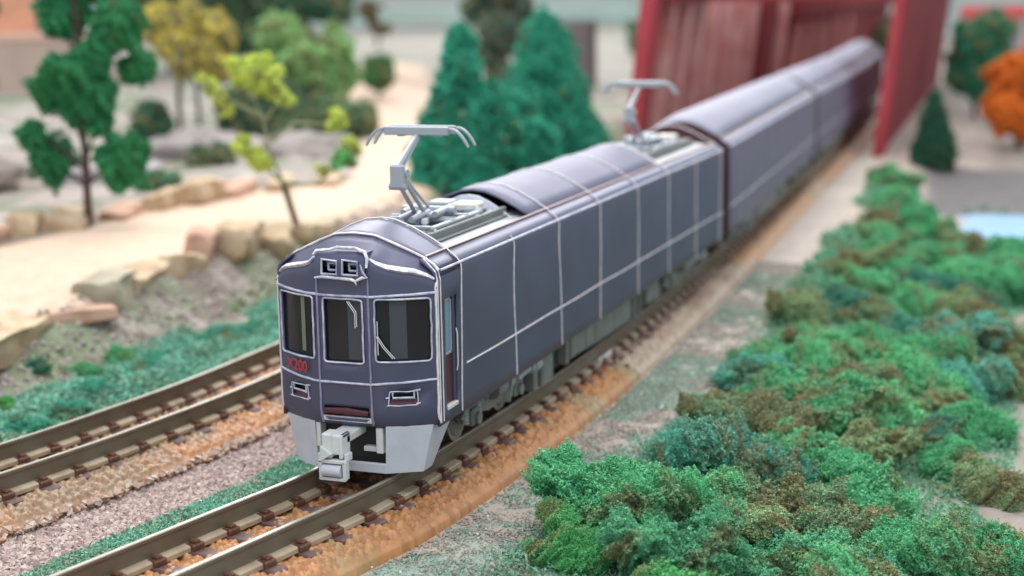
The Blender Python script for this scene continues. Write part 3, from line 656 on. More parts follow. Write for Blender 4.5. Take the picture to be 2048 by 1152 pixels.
        F += [(0, nz-1, n0+1, n0), ((len(xs2)-1)*nz, n0+2, n0+3, len(xs2)*nz-1), tuple([i*nz+nz-1 for i in range(len(xs2))]+[n0+3, n0+1]), tuple([i*nz for i in range(len(xs2))][::-1]+[n0, n0+2])]
        db = shell('destination_box', V, F, M['paint'], car, 0, 50)
        g = MB(); g.box(-.42, .42, -.22, -.20, 3.27, 3.62, 0); g.build('box_back', M['glass'], db)
        for s in (-1, 1):
            q = MB(); x0, x1 = sorted((s*.05, s*.31)); pts = [(x0, -.29, 3.33), (x1, -.29, 3.33), (x1+.01, -.29, 3.54), (x0+.01, -.285, 3.56), (x0, -.29, 3.33)]
            q.tube(pts, .020, 6); q.build('lamp_surround', M['edge'], db)
            c_ = (x0+x1)/2+.03; q = MB(); q.tube([(c_-.05, -.25, 3.39), (c_+.08, -.25, 3.39), (c_+.08, -.25, 3.50), (c_-.05, -.25, 3.50), (c_-.05, -.25, 3.39)], .022, 6); q.build('inner_frame', mat('pale_blue_plastic', (.30, .36, .50), .4), db)
        q = MB(); q.tube([(-.47, -.24, 3.62), (-.42, -.23, 3.68), (-.22, -.20, 3.70), (-.1, -.16, 3.735), (.22, -.15, 3.735), (.33, -.19, 3.70), (.42, -.23, 3.69), (.47, -.25, 3.60), (.46, -.27, 3.45)], [.018, .03, .02, .026, .022, .032, .03, .03, .022], 6); q.build('box_rim', M['crest'], db, smooth=60)
        q = MB(); q.tube([(-.44, -.28, 3.26), (-.3, -.29, 3.285), (0, -.29, 3.27), (.2, -.29, 3.262), (.27, -.285, 3.235), (.28, -.27, 3.17)], [.016, .026, .024, .028, .026, .006], 6); q.tube([(.30, -.285, 3.25), (.40, -.29, 3.30), (.47, -.27, 3.29), (.40, -.28, 3.38), (.36, -.28, 3.5)], [.024, .028, .014, .02, .01], 6); q.build('box_lip', M['crest'], db, smooth=60)
        # mouldings on the front
        def fl(pts, r, m=M['line'], nm='seam_line', j=.004):
            q = MB(); P2 = []
            for a_, b_ in zip(pts[:-1], pts[1:]):
                k_ = max(1, int(math.hypot(b_[0]-a_[0], b_[1]-a_[1])/.09))
                for t_ in range(k_): P2.append((a_[0]+(b_[0]-a_[0])*t_/k_, a_[1]+(b_[1]-a_[1])*t_/k_))
            P2.append(pts[-1]); q.tube([face_pt(x+j*noise.noise(Vector((x*5, z*5, 2)))*2, z+j*noise.noise(Vector((x*5, z*5, 9)))*2, .010) for x, z in P2], r, 6); return q.build(nm, m, car, smooth=60)
        fl([(-1.40, 3.02), (-.5, 2.985), (0, 2.98), (.5, 2.985), (1.40, 3.02)], .022, M['edge'], 'drip_moulding')
        fl([(-1.39, 1.64), (-.55, 1.58), (.44, 1.58), (1.39, 1.63)], .020, M['edge'])
        for s in (-1, 1): fl([(s*.445, .90), (s*.445, 1.6), (s*.445, 3.26)], .019, M['lilac'])
        fl([(-1.395, .9), (-1.395, 3.18)], .016, M['line']); fl([(1.395, .9), (1.395, 3.20)], .022, M['line'])
        # pale strip painting the highlight along the forehead crest
        for s, xs3 in ((-1, (-1.36, -1.25, -1.1, -.9, -.72, -.58, -.50)), (1, (.46, .56, .72, .9, 1.1, 1.25, 1.36))):
            q = MB(); q.tube([face_pt(x, zedge(x)+.0+.015*noise.noise(Vector((x*7, 0, 0))), .0) for x in xs3], [.014+.036*(math.sin(3.14*(i+.4)/7)) for i in range(7)], 6, flat=1.4); q.build('crest_highlight', M['crest'], car, smooth=60)
        q = MB(); q.tube([(x, ytop(x)-.012, ztop(x)+.004) for x in np.linspace(-1.38, 1.38, 34)], .022, 6); q.build('brow_line', M['line'], car, smooth=60)
        # wipers
        def wiper(pts, nm='wiper'):
            q = MB(); q.tube([face_pt(x, z, .03) for x, z in pts], .0085, 5); q.build(nm, M['lgrey'], car)
        wiper([(.56, 2.36), (.66, 2.18), (.80, 2.0)]); wiper([(.585, 2.36), (.69, 2.18), (.83, 2.0)]); wiper([(.585, 2.60), (.585, 2.06)])
        wiper([(.09, 2.90), (.22, 2.72), (.22, 2.48)]); wiper([(.12, 2.90), (.245, 2.74), (.25, 2.50)])
        # running number
        tx = bpy.data.curves.new('fleet_number', 'FONT'); tx.body = 'X200'; tx.size = .25; tx.extrude = .003; tx.align_x = 'CENTER'; tx.offset = .004; tx.space_character = 1.02; tx.materials.append(M['letter'])
        p_ = face_pt(-.92, 1.70, .016); dy = (face_pt(-.75, 1.7).y-face_pt(-1.15, 1.7).y)/.40
        tmp = bpy.data.objects.new('t', tx); dg = bpy.context.evaluated_depsgraph_get(); nm_ = bpy.data.meshes.new_from_object(tmp.evaluated_get(dg)); bpy.data.objects.remove(tmp)
        link_o = bpy.data.objects.new('fleet_number', nm_); COL.objects.link(link_o); link_o.parent = car; link_o.location = (p_.x, p_.y-.022, p_.z); link_o.rotation_euler = (math.pi/2, 0, math.atan(dy)); link_o.scale = (1.0, 1, 1)
        # side cab door
        q = MB(); q.box(1.28, 1.335, .56, 1.08, 1.03, 2.88, .004); d = q.build('cab_door', M['red'], car)
        q = MB(); q.box(1.325, 1.345, .63, .88, 1.95, 2.80, .004); q.build('door_window', M['sideglass'], d)
        q = MB(); q.box(1.322, 1.36, .60, .63, 1.92, 2.83, .004); q.box(1.322, 1.36, .88, .93, 1.92, 2.83, .004); q.box(1.322, 1.36, .60, .93, 2.79, 2.83, .004); q.box(1.322, 1.36, .60, .93, 1.91, 1.95, .004); q.build('door_window_frame', M['grey'], d)
        q = MB(); q.box(1.32, 1.37, .96, 1.05, 1.10, 2.84, .006); q.build('door_post', M['paint'], d)
        q = MB(); q.box(1.30, 1.41, .60, 1.04, 1.02, 1.09, .012); q.build('door_step', M['cream'], d)
        q = MB(); q.tube([(1.41, .99, 1.6), (1.43, .99, 1.7), (1.43, .99, 2.2), (1.41, .99, 2.3)], .012, 6); q.build('grab_rail', M['lgrey'], d)
        for yy in (.29, .40):
            q = MB(); q.tube([(1.412, yy+.01*wob(z, 5), z) for z in np.linspace(.9, 3.2, 12)]+[(1.37, yy, 3.34), (1.16, yy+.04, 3.53)], .013, 6); q.build('seam_line', M['line'], car)
        # skirt, crossbar, coupler
        for s in (-1, 1):
            q = MB(); V = [(s*.63, -.12, .88), (s*1.30, .22, .88), (s*1.12, .20, .10), (s*.60, -.10, .10), (s*.63, -.06, .88), (s*1.26, .30, .88), (s*1.09, .27, .10), (s*.60, -.04, .10), (s*1.30, 1.05, .88), (s*1.12, .55, .10)]
            V = V+[(s*1.26, 1.05, .88), (s*1.08, .55, .10)]
            q.add(V, [(0, 1, 2, 3), (4, 7, 6, 5), (0, 3, 7, 4), (3, 2, 6, 7), (0, 4, 5, 1), (1, 8, 9, 2), (5, 6, 11, 10), (8, 10, 11, 9), (2, 9, 11, 6), (1, 5, 10, 8)]); q.build('skirt', M['skirt'], car)
        q = MB(); q.box(-.62, .62, -.125, -.05, .10, .26, .012); q.build('skirt_bar', M['skirt'], car)
        q = MB(); q.box(.18, .58, -.02, .14, .42, .50, .01); q.box(.44, .56, -.10, .14, .42, .84, .012); q.build('coupler_bracket', M['lgrey'], car)
        q = MB(); q.box(-.62, -.54, -.1, .1, .45, .86, .01); q.build('coupler_stay', M['lgrey'], car)
        q = MB(); q.box(-.15, .19, -.62, .1, .70, .84, .02); cp = q.build('coupler', M['lgrey'], car)
        q = MB(); q.box(-.17, .01, -.80, -.52, .50, .90, .03); q.box(.01, .16, -.78, -.70, .56, .86, .01); q.box(.13, .19, -.80, -.5, .50, .88, .015); q.prism([(-.16, .46), (-.16, .70), (.02, .58)], 'y', -.86, -.7); q.box(-.17, .19, -.76, -.5, .82, .88, .015); q.build('coupler_head', M['lgrey'], cp)
        q = MB(); q.box(-.22, .24, -.82, -.72, .14, .19, .012); q.box(-.22, .24, -.82, -.72, .42, .48, .012); q.box(-.22, -.16, -.82, -.68, .16, .46, .012); q.box(.19, .25, -.82, -.68, .16, .46, .012); q.box(-.2, .22, -.72, -.68, .16, .46, .01); q.build('pipe_bracket', M['lgrey'], cp)
        q = MB(); q.cyl((-.15, -.78, .30), (.17, -.78, .30), .10, 16); q.build('coupler_pipe', M['skirt'], cp, smooth=30)
        q = MB(); q.tube([(.0, -.70, .15), (.0, -.70, .02), (.0, -.70, 0), (.0, -.70, -.08)], [.035, .035, .06, .02], 8); q.build('coupler_pin', M['clip'], cp)
        q = MB(); q.box(.20, .27, -.76, -.6, .46, .58, .01); q.box(-.26, -.18, -.76, -.6, .46, .56, .01); q.build('coupler_lug', M['lgrey'], cp)
        q = MB(); q.box(-.6, .6, .1, 1.6, .12, .80, .02); q.build('bogie_well', M['black'], car)
    q = MB(); q.box(-.95, .95, 5.2, L-5.2, .16, .80, .02); q.build('underfloor_shade_block', M['black'], car)  # black block added so the gaps behind the equipment stay dark
    # wrap lines
    for k, (y, kind) in enumerate(hoops):
        if kind == 'full': pts = on_profile(y, 1, True, k+seed)
        else: pts = [p for p in on_profile(y, 1, False, k+seed) if p.z < 3.54]
        q = MB(); q.tube(pts, .0135, 6); q.build('wrap_line', M['line'] if lead else M['lilac'], car, smooth=60)
    ys = .46 if lead else .2
    long_line(car, lambda y: (1.395, y, 3.335), ys, L-.05, .021, M['edge'], 'eave_line')
    long_line(car, lambda y: (-1.395, y, 3.335), ys, L-.05, .021, M['edge'], 'eave_line')
    for s in (1, -1): long_line(car, lambda y: (s*1.145, y+0, 3.545+.006*wob(y, 4)), ys, L-.1, .014, mat('copper_piping', (.70, .50, .44), .45), 'seam_line')
    for s in (1, -1): long_line(car, lambda y: (s*1.408, y, 1.625+.012*wob(y, 2)), 1.42 if lead else .2, L-.05, .015)
    # roof
    a = 1.28 if lead else .15
    for (c0, c1) in cover: arc_cover(car, c0, c1)
    for (w0, w1, py) in panto_ys: roof_well(car, w0, w1, py, seed+int(w0))
    for by in (3.4, L-3.6):
        make_bogie(car, by)
    # underfloor equipment
    eq = [(5.4, 5.62, .12, .80), (5.85, 6.50, .14, .80), (7.35, 7.50, .2, .80), (7.60, 8.55, .26, .82), (8.58, 9.2, .24, .82), (9.23, 11.95, .22, .82), (12.25, 12.42, .15, .8), (12.7, 12.85, .2, .8), (13.3, 14.4, .3, .8)]
    for (e0, e1, z0, z1) in eq:
        if e1 > L-5.4: continue
        q = MB(); q.box(-1.14, 1.14, e0, e1, z0, z1, .02)
        o = q.build('equipment_box', M['box'], car)
        if e1-e0 > .6:
            q = MB(); nn = max(1, int((e1-e0)/1.0)); w_ = (e1-e0)/nn
            for i in range(nn): q.box(1.135, 1.152, e0+i*w_+.04, e0+(i+1)*w_-.03, z0+.05, z1-.05, .006)
            q.build('box_cover', M['box'], o)
    return car
L1 = 20.15
lead = carriage('carriage', 'dark graphite leading carriage with white wrap lines and a raised front pantograph', L1, True, [(1.55, 5.5, 3.05), (14.4, 19.6, 16.9)], [(5.3, 14.3)], 3,
    [(1.26, 'full'), (3.73, 'side'), (6.22, 'full'), (8.84, 'full'), (11.64, 'full'), (14.32, 'full'), (17.05, 'side'), (19.75, 'full')])
lead.location = (0, 0, 0)
# hood well flank: shoulder strip behind the hood belongs to the side panels
def place(car, p, q):
    d = Vector((q[0]-p[0], q[1]-p[1])); car.location = (p[0], p[1], 0); car.rotation_euler = (0, 0, -math.atan2(d.x, d.y))
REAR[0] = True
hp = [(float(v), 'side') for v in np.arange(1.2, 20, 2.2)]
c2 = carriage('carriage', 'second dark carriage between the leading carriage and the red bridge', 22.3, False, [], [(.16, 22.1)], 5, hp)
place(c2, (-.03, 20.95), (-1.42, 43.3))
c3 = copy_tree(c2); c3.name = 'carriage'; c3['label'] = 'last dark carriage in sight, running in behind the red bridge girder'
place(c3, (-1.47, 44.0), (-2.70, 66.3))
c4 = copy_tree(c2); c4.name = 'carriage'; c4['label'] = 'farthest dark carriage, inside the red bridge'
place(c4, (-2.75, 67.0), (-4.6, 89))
# gangway between the cars
g = MB(); g.box(-.9, .9, -.4, .4, 1.0, 3.6, .05); gw = g.build('gangway', M['black'], lead, loc=(0, 20.5, 0))
# ---------------------------------------------------------------- foam foliage
RH = Vector((math.cos(YAW), -math.sin(YAW), 0)); FH = Vector((math.sin(YAW), math.cos(YAW), 0))
def foam_mesh(name, blobs, dens, s, seed, olive=.2, core=.86, rough=.32, squash=1., floor=None):
    """foliage of foam crumbs over several lumps; blobs = (x, y, z, r)"""
    rng = np.random.RandomState(seed); st = np.random.get_state(); np.random.set_state(rng.get_state())
    Ps = []; VC = []; FC = []; nc = 0
    for (bx, by, bz, r) in blobs:
        n = int(dens*4*math.pi*r*r*squash); d = np.random.randn(n, 3); d /= np.linalg.norm(d, axis=1)[:, None]
        f = fbm(d[:, 0]*2.2+bx*3+seed, d[:, 1]*2.2+d[:, 2]*1.7+by*3, 4, seed); f = f+.42*(fbm(d[:, 0]*7+bx*9, d[:, 1]*7+d[:, 2]*5+by*9, 2, seed+7)-.5); rr = r*(1-rough/2+rough*1.6*(f-.5)*2)*(1-.20*np.random.rand(n)**2)
        fl = np.random.rand(n) > .97; rr = rr*np.where(fl, 1.07, 1)
        p = d*rr[:, None]; p[:, 2] *= squash; pw = p+np.array([bx, by, bz]); keep = np.ones(n, bool)
        for (cx, cy, cz, cr_) in blobs:
            if (cx, cy, cz, cr_) != (bx, by, bz, r): keep &= np.sum((pw-np.array([cx, cy, cz]))**2, axis=1) > (cr_*.66)**2
        if floor is not None: keep &= pw[:, 2] > floor
        Ps.append(pw[keep])
        # inner core of the same foam, darker than most crumbs
        bm = bmesh.new(); bmesh.ops.create_icosphere(bm, subdivisions=3, radius=1)
        V = np.array([v.co[:] for v in bm.verts]); Fi = np.array([[v.index for v in f_.verts] for f_ in bm.faces]); bm.free()
        f = fbm(V[:, 0]*2.2+bx*3+seed, V[:, 1]*2.2+V[:, 2]*1.7+by*3, 4, seed); rr = r*core*(1-rough/2+rough*1.6*(f-.5)*2)
        V = V*rr[:, None]; V[:, 2] *= squash; VC.append(V+np.array([bx, by, bz])); FC.append(Fi+nc); nc += len(V)
    Pt = np.concatenate(Ps); n = len(Pt)
    tone = np.clip((fbm(Pt[:, 0]*2.6+seed, Pt[:, 1]*2.6+Pt[:, 2]*2.1, 3, seed+3)-.62+olive)*3.2+.12*np.random.randn(n), 0, 1)
    V, F_, C = crumbs(Pt, s*(.6+.8*np.random.rand(n)), tone, np.clip(.15+.7*np.random.rand(n), 0, 1))
    VC = np.concatenate(VC); FC = np.concatenate(FC); t2 = np.clip((fbm(VC[:, 0]*2.6+seed, VC[:, 1]*2.6+VC[:, 2]*2.1, 3, seed+3)-.62+olive)*3.2, 0, 1)
    C2 = np.zeros((len(VC), 3)); C2[:, 0] = t2; C2[:, 1] = .25
    me = np_mesh(name, np.concatenate([V, VC]), np.concatenate([F_, FC+len(V)]), M['foam'], np.concatenate([C, C2])); np.random.set_state(st); return me
def bush_blobs(rng, k=6, tall=0.):
    out = [(0, 0, .32, .62)]
    for i in range(k):
        a = rng.uniform(0, 6.28); q = rng.uniform(.35, .72); out.append((q*math.cos(a), q*math.sin(a), rng.uniform(.1, .62)+tall*rng.random(), rng.uniform(.22, .42)))
    return out
rb = random.Random(12)
BUSH_ME = [foam_mesh('bush', bush_blobs(rb, 5+i % 4, .25*(i % 3 == 0)), 4200, .0175, 30+i, .04+.05*(i % 4), rough=.46, floor=-.05) for i in range(6)]
BUSH_OL = [foam_mesh('bush', bush_blobs(rb, 6, .2), 4200, .0175, 60+i, .26, rough=.46, floor=-.05) for i in range(3)]
BUSH_BIG = [foam_mesh('bush', bush_blobs(rb, 8, .2), 8500, .0125, 80+i, .08+.06*i, rough=.5, floor=-.05) for i in range(2)]
COLS = {'g': (.10, .36, .17), 'gb': (.10, .37, .13), 'go': (.10, .32, .17), 't': (.11, .35, .26), 'o': (.17, .27, .15), 'ob': (.18, .22, .12), 'b': (.13, .42, .20), 'd': (.07, .24, .17), 'y': (.22, .32, .16),
        'D': (.03, .20, .14), 'T': (.08, .32, .22), 'B': (.08, .36, .10)}
CN = {'g': 'green', 'gb': 'grass green', 'go': 'olive flecked green', 't': 'blue green', 'o': 'olive brown', 'ob': 'brown', 'b': 'bright green', 'd': 'dark green', 'y': 'yellowish green'}
BUSH = [(4.4, 0.94, .96, 'g'), (3.8, -0.72, 0.56, 'gb'), (5.15, 0.0, 0.83, 'go'), (5.04, 4.53, 0.89, 't'), (4.21, 5.47, 0.44, 't'), (4.35, 7.13, 0.68, 'o'), (5.1, 7.52, 0.73, 'ob'), (4.12, 10.45, 0.64, 't'), (5.16, 10.08, 0.84, 'g'), (6.18, 8.96, 0.86, 'g'), (6.62, 3.2, 0.71, 'o'), (7.5, 2.83, 0.73, 'o'), (6.71, 5.71, 0.68, 'g'), (7.65, 4.71, 0.74, 'g'), (5.94, 4.96, 0.63, 'd'), (9.15, 2.13, 0.93, 'g'), (9.8, 3.72, 0.49, 'y'), (8.22, 1.63, 0.62, 't'), (10.01, 2.52, 0.55, 'g'), (8.65, 7.71, 0.52, 'g'), (9.41, 6.56, 0.56, 'y'), (8.17, 9.25, 0.45, 'd'), (4.1, 12.69, 0.51, 'g'), (4.05, 17.42, 0.77, 'y'), (4.89, 19.4, 0.64, 'd'), (5.65, 18.67, 0.65, 'o'), (5.03, 14.59, 0.59, 'o'), (5.89, 13.61, 0.81, 'b'), (6.86, 13.56, 0.74, 'b'), (7.69, 12.48, 0.82, 'b'), (8.45, 13.65, 0.79, 't'), (9.27, 14.28, 0.68, 'y'), (5.05, 28.84, 1.0, 'g'), (6.08, 28.02, 0.98, 'g'), (6.24, 23.11, 0.78, 'd'), (7.67, 22.56, 0.84, 'd'), (8.36, 25.33, 1.18, 'g'), (8.9, 30.43, 0.97, 'g'), (6.81, 17.42, 0.88, 'd'), (8.01, 17.67, 1.0, 't'), (9.16, 18.36, 0.75, 'y'), (3.72, 35.33, 0.76, 'o'), (3.97, 39.21, 0.87, 'b'), (3.75, 33.17, 0.52, 'y'), (2.44, 47.57, 0.7, 'b'), (3.22, 45.52, 0.76, 'g'), (5.31, 35.38, 0.86, 'g'), (6.74, 33.95, 0.7, 'y'), (6.92, 27.15, 0.92, 'b'), (9.01, 10.38, 0.61, 'g'), (7.27, 9.81, 0.82, 'b'), (8.07, 10.87, 0.63, 'y'), (5.71, 16.45, 0.62, 'g'), (5.9, 1.7, .7, 'y'), (5.0, 2.5, .62, 'b'), (6.9, .6, .75, 'go'), (5.9, 6.7, .62, 'b'), (7.2, 7.5, .66, 'y'), (5.0, 12.1, .66, 'b'), (6.4, 11.6, .72, 'o'), (7.6, 15.2, .75, 'g'), (4.9, 21.6, .8, 'b'), (4.3, 25.2, .8, 'y'), (4.4, 31.4, .8, 'b'), (6.3, 20.9, .8, 'b'), (7.9, 20.2, .8, 'y'), (5.6, 25.3, .8, 'g'), (7.4, 24.9, .8, 'b'), (4.5, 15.0, .5, 'b'), (8.0, .3, .7, 'b'), (5.6, -1.6, .7, 'gb')]
def band(y):
    for lim, t in ((2.4, 'below the cab front'), (6.3, 'level with the cab'), (11.4, 'level with the front bogie'), (16, 'level with the mid leading carriage'), (21, 'level with the leading carriage rear'), (31, 'level with the middle carriage'), (41, 'short of the red bridge'), (99, 'at the foot of the red bridge')):
        if y < lim: return t
used = {}
for i, (x, y, r, c) in enumerate(BUSH):
    me = BUSH_BIG[i % 2] if i in (0, 1, 2, 3, 15) else (BUSH_OL[i % 3] if c in ('o', 'ob', 'y') else BUSH_ME[i % 6])
    o = link('bush', me, None, (x, y, float(H(x, y))-.10*r)); s = r*1.57; o.scale = (s, s*1.1, s*(.74+.3*rb.random())); o.rotation_euler = (0, 0, rb.uniform(0, 6.28)); o.color = (*COLS[c], 1)
    side = 'beside the gravel' if x < 4.4 else ('mid slope' if x < 7.2 else 'on the outer slope')
    key = f'{CN[c]} foam bush {side}, {band(y)}'
    used.setdefault(key, []).append((r, o))
for key, lst in used.items():
    lst.sort(key=lambda t: -t[0]); words = [''] if len(lst) == 1 else (['larger ', 'smaller '] if len(lst) == 2 else ['largest ', 'middle-sized ', 'smallest ', 'tiny ', 'tiniest '])
    for (r, o), w_ in zip(lst, words): tag(o, w_+key, 'bush', 'foam bushes on the slope beside the train')
# low cover between the bushes
x, y = scatter(TA, -9, 22, 2.7, 11.5, 150000, lambda x, y, o: cover(x, y))
flock('ground_cover', x, y, .014, .034, .04+.9*np.clip(fbm(x*.9, y*.9, 3, 97)-.42, 0, 1), (.12, .34, .22), .12)
x, y = scatter(TA, 22, 52, 2.7, 11.5, 50000, lambda x, y, o: cover(x, y))
flock('ground_cover', x, y, .03, .08, .05+.9*np.clip(fbm(x*.9, y*.9, 3, 97)-.40, 0, 1), (.12, .34, .22), .12)
LB = [(-10.97, 6.19, 0.38, 'D', 'small dark green foam dome beside the sand path foot'), (-9.63, 9.83, 0.39, 'D', 'dark blue green foam clump below the sandstone blocks'), (-9.49, 10.62, 0.42, 'D', 'second dark blue green foam clump, nearer the cab'), (-9.2, 8.0, 0.69, 'T', 'teal foam bush in the middle of the left verge'), (-8.85, 5.57, 0.75, 'T', 'teal foam bush against the far rail of the empty track'), (-8.63, 3.87, 0.61, 'T', 'low teal foam bush at the lower left verge'), (-10.37, 4.36, 0.42, 'B', 'bright green foam tuft cut by the left picture edge'), (-9.0, 10.98, 0.62, 'T', 'teal foam bush beside the empty track near the cab'), (-10.41, 7.04, 0.45, 'g', 'green foam tuft behind the teal verge bushes'), (-10.32, 8.48, 0.59, 'g', 'green foam tuft under the grey sandstone block'), (-8.55, 2.8, 0.59, 'T', 'teal foam bush lowest on the left verge'), (-8.98, 12.43, 0.51, 'T', 'teal foam bush right behind the cab corner')]
for i, (x, y, r, c, lb) in enumerate(LB):
    o = link('bush', BUSH_ME[(i+2) % 6], None, (x, y, float(H(x, y))-.15*r)); o.scale = (r*1.1, r*1.1, r*.8); o.rotation_euler = (0, 0, i*1.3); o.color = (*COLS[c], 1); tag(o, lb, 'bush', 'foam bushes on the verge left of the tracks')
# ---------------------------------------------------------------- trees
def trunk_mesh(paths):
    q = MB()
    for pts, r0, r1 in paths:
        n = len(pts); q.tube(pts, [r0+(r1-r0)*i/(n-1) for i in range(n)], 9)
    return q
def tree(name, label, base, blobs, col, trunk_r, dens, s, seed, olive=.15, cat='tree', group=None, rough=.4, tm='trunk', forks=True):
    t = empty(name, (base[0], base[1], float(H(base[0], base[1]))-.1)); tag(t, label, cat, group); rng = random.Random(seed)
    bl = [];
    for (u, z, r) in blobs:
        dp = rng.uniform(-.8, .8)*max(r, .6); p = RH*u+FH*dp; bl.append((p.x, p.y, z, r))
    cr = link('crown', foam_mesh('crown', bl, dens, s, seed, olive, .82, rough), t); cr.color = (*col, 1)
    top = max(b[1] for b in blobs); ps = [([(0, 0, -.2), (.05, 0, top*.3), (-.06, .04, top*.6), (.03, 0, top)], trunk_r, trunk_r*.3)]
    if forks:
        for (x, y, z, r) in bl:
            z0 = max(.3, z*.62); ps.append(([(0, 0, z0), (x*.5, y*.5, z0+(z-z0)*.6), (x*.9, y*.9, z)], trunk_r*.45, trunk_r*.15))
    trunk_mesh(ps).build('trunk', M[tm], t, smooth=50); return t
tree('broadleaf_tree', 'dark green tree in separate foliage clumps with brown trunk beside the sand path', (-18.76, 19.24), [(-0.76, 4.47, 0.80), (0.35, 5.14, 0.76), (1.69, 5.01, 0.6), (-0.52, 6.64, 0.82), (1.33, 6.32, 0.85), (-1.15, 2.16, 0.82), (1.33, 2.21, 0.9), (0.63, 3.32, 0.47), (-1.47, 3.05, 0.5), (-0.21, 3.79, 0.6), (0.58, 4.19, 0.7), (.2, 7.6, .8), (0, 4.9, .8), (.8, 5.7, .6)], (.04, .21, .085), .15, 1100, .042, 101, -.1, rough=.5)
tree('broadleaf_tree', 'dark green tree cut off by the left picture edge', (-24.95, 21.94), [(0.26, 4.49, 0.59), (-0.17, 5.19, 0.86), (0.17, 3.63, 0.45), (0.52, 6.91, 0.5), (-.6, 6.3, .8)], (.025, .13, .05), .15, 500, .07, 102)
tree('shrub', 'low dark green shrub behind the dark green tree', (-32.54, 43.81), [(-0.12, 1.23, 0.84), (-0.37, 0.86, 0.64), (.6, .7, .5)], (.03, .12, .07), .12, 250, .10, 103, cat='shrub')
tree('broadleaf_tree', 'mustard yellow tree with two thin dark trunks', (-29.69, 43.53), [(-1.69, 5.88, 1.02), (-0.36, 5.68, 1.26), (0.97, 5.32, 1.12), (-0.12, 4.47, 1.09), (1.1, 4.11, 0.9), (-1.21, 4.96, 0.8)], (.50, .42, .09), .14, 260, .10, 104, .24)
yt = [o_ for o_ in S.objects if o_.get('label', '').startswith('mustard')][0]
trunk_mesh([([(RH.x*-.85, RH.y*-.85, -.2), (RH.x*-.9, RH.y*-.9, 2.2), (RH.x*-.7, RH.y*-.7, 4.6)], .16, .10)]).build('trunk', M['trunk'], yt, smooth=50)
tree('broadleaf_tree', 'pale grey green rounded tree behind the lime sapling', (-29.09, 53.28), [(-1.4, 4.78, 1.48), (0.08, 3.7, 1.67), (1.7, 4.37, 1.21), (-1.13, 3.02, 1.3), (1.03, 2.21, 1.3), (2.11, 3.02, 0.81), (-0.05, 1.67, 0.97)], (.20, .36, .14), .2, 160, .14, 105, .18)
tree('broadleaf_tree', 'small round green tree alone on the pale sand', (-34.36, 73.62), [(-0.07, 1.9, 1.01), (-0.2, 1.3, 0.81)], (.05, .17, .06), .12, 150, .15, 106)
tree('broadleaf_tree', 'tall dark green tree behind the mustard yellow tree', (-49.74, 78.28), [(-1.1, 5.12, 2.19), (1.46, 5.67, 2.56), (4.02, 4.75, 1.83), (2.56, 2.93, 1.65), (-3.66, 5.85, 1.65), (1, 8, 2)], (.025, .10, .06), .25, 90, .18, 107)
tree('broadleaf_tree', 'dusky grey green tree behind the two conifers', (-27.06, 75.86), [(0.5, 4.85, 1.3), (-0.84, 6.35, 1.2), (1.7, 6.28, 1.1), (0.0, 3.34, 1.0), (0.5, 1.84, 1.0), (.3, 7.6, 1.2)], (.05, .10, .085), .22, 110, .16, 108)
tree('broadleaf_tree', 'blue green tree right of the red bridge plate', (2.6, 94.36), [(-0.46, 5.53, 1.5), (0.43, 4.11, 1.86), (-0.82, 3.39, 1.43), (0.96, 6.25, 1.29), (0.07, 2.5, 1.29)], (.03, .19, .11), .22, 110, .17, 109)
tree('broadleaf_tree', 'bright orange autumn tree at the right picture edge', (6.75, 72.3), [(-0.29, 4.03, 1.27), (0.43, 5.04, 1.15), (0.0, 2.59, 1.58), (-1.01, 2.16, 1.09), (0.86, 1.44, 1.27)], (.62, .17, .03), .2, 220, .10, 110, -.3)
tree('shrub', 'far brown shrub near the top of the picture beyond the sand', (-65.05, 138.24), [(-0.17, 3.36, 1.34), (0.56, 2.24, 0.9), (-1.12, 4.2, 1.01)], (.16, .12, .07), .2, 80, .2, 111, cat='shrub')
for i, (lb, b_, bl_, c_) in enumerate([
    ('dark leafy tree cut by the top edge above the pale tree', (-47, 84), [(-2, 5, 2.2), (1, 6, 2.4), (3.5, 5.5, 2.0), (-4.5, 5.2, 2), (0, 3, 2)], (.03, .13, .085)),
    ('deep green tree at the top edge over the mustard tree', (-56, 82), [(-2, 6, 2.4), (2, 6.5, 2.4), (5, 5.5, 2.2), (0, 4, 2.2)], (.035, .14, .08)),
    ('dull green undergrowth shrub under the pale tree', (-25.5, 49), [(-1.6, .9, 1.2), (0, 1.0, 1.3), (1.5, .8, 1.1)], (.10, .17, .09)),
    ('dark undergrowth shrub between yellow and pale trees', (-29, 49.5), [(-1.2, 1.3, 1.4), (.5, 1.6, 1.4), (1.8, 1.0, 1.0)], (.05, .12, .08)),
    ('small dark shrub at the foot of the yellow tree', (-24.5, 36.5), [(-.6, .4, .6), (.3, .5, .6)], (.08, .13, .08)),
    ('low shrub behind the far path stones', (-21.5, 27.5), [(-.5, .3, .45), (.3, .35, .45)], (.10, .20, .12))]):
    tree('shrub' if i > 1 else 'broadleaf_tree', lb, b_, bl_, c_, .2, 110 if i < 2 else 260, .2 if i < 2 else .11, 180+i, .16, cat='tree' if i < 2 else 'shrub', forks=False)
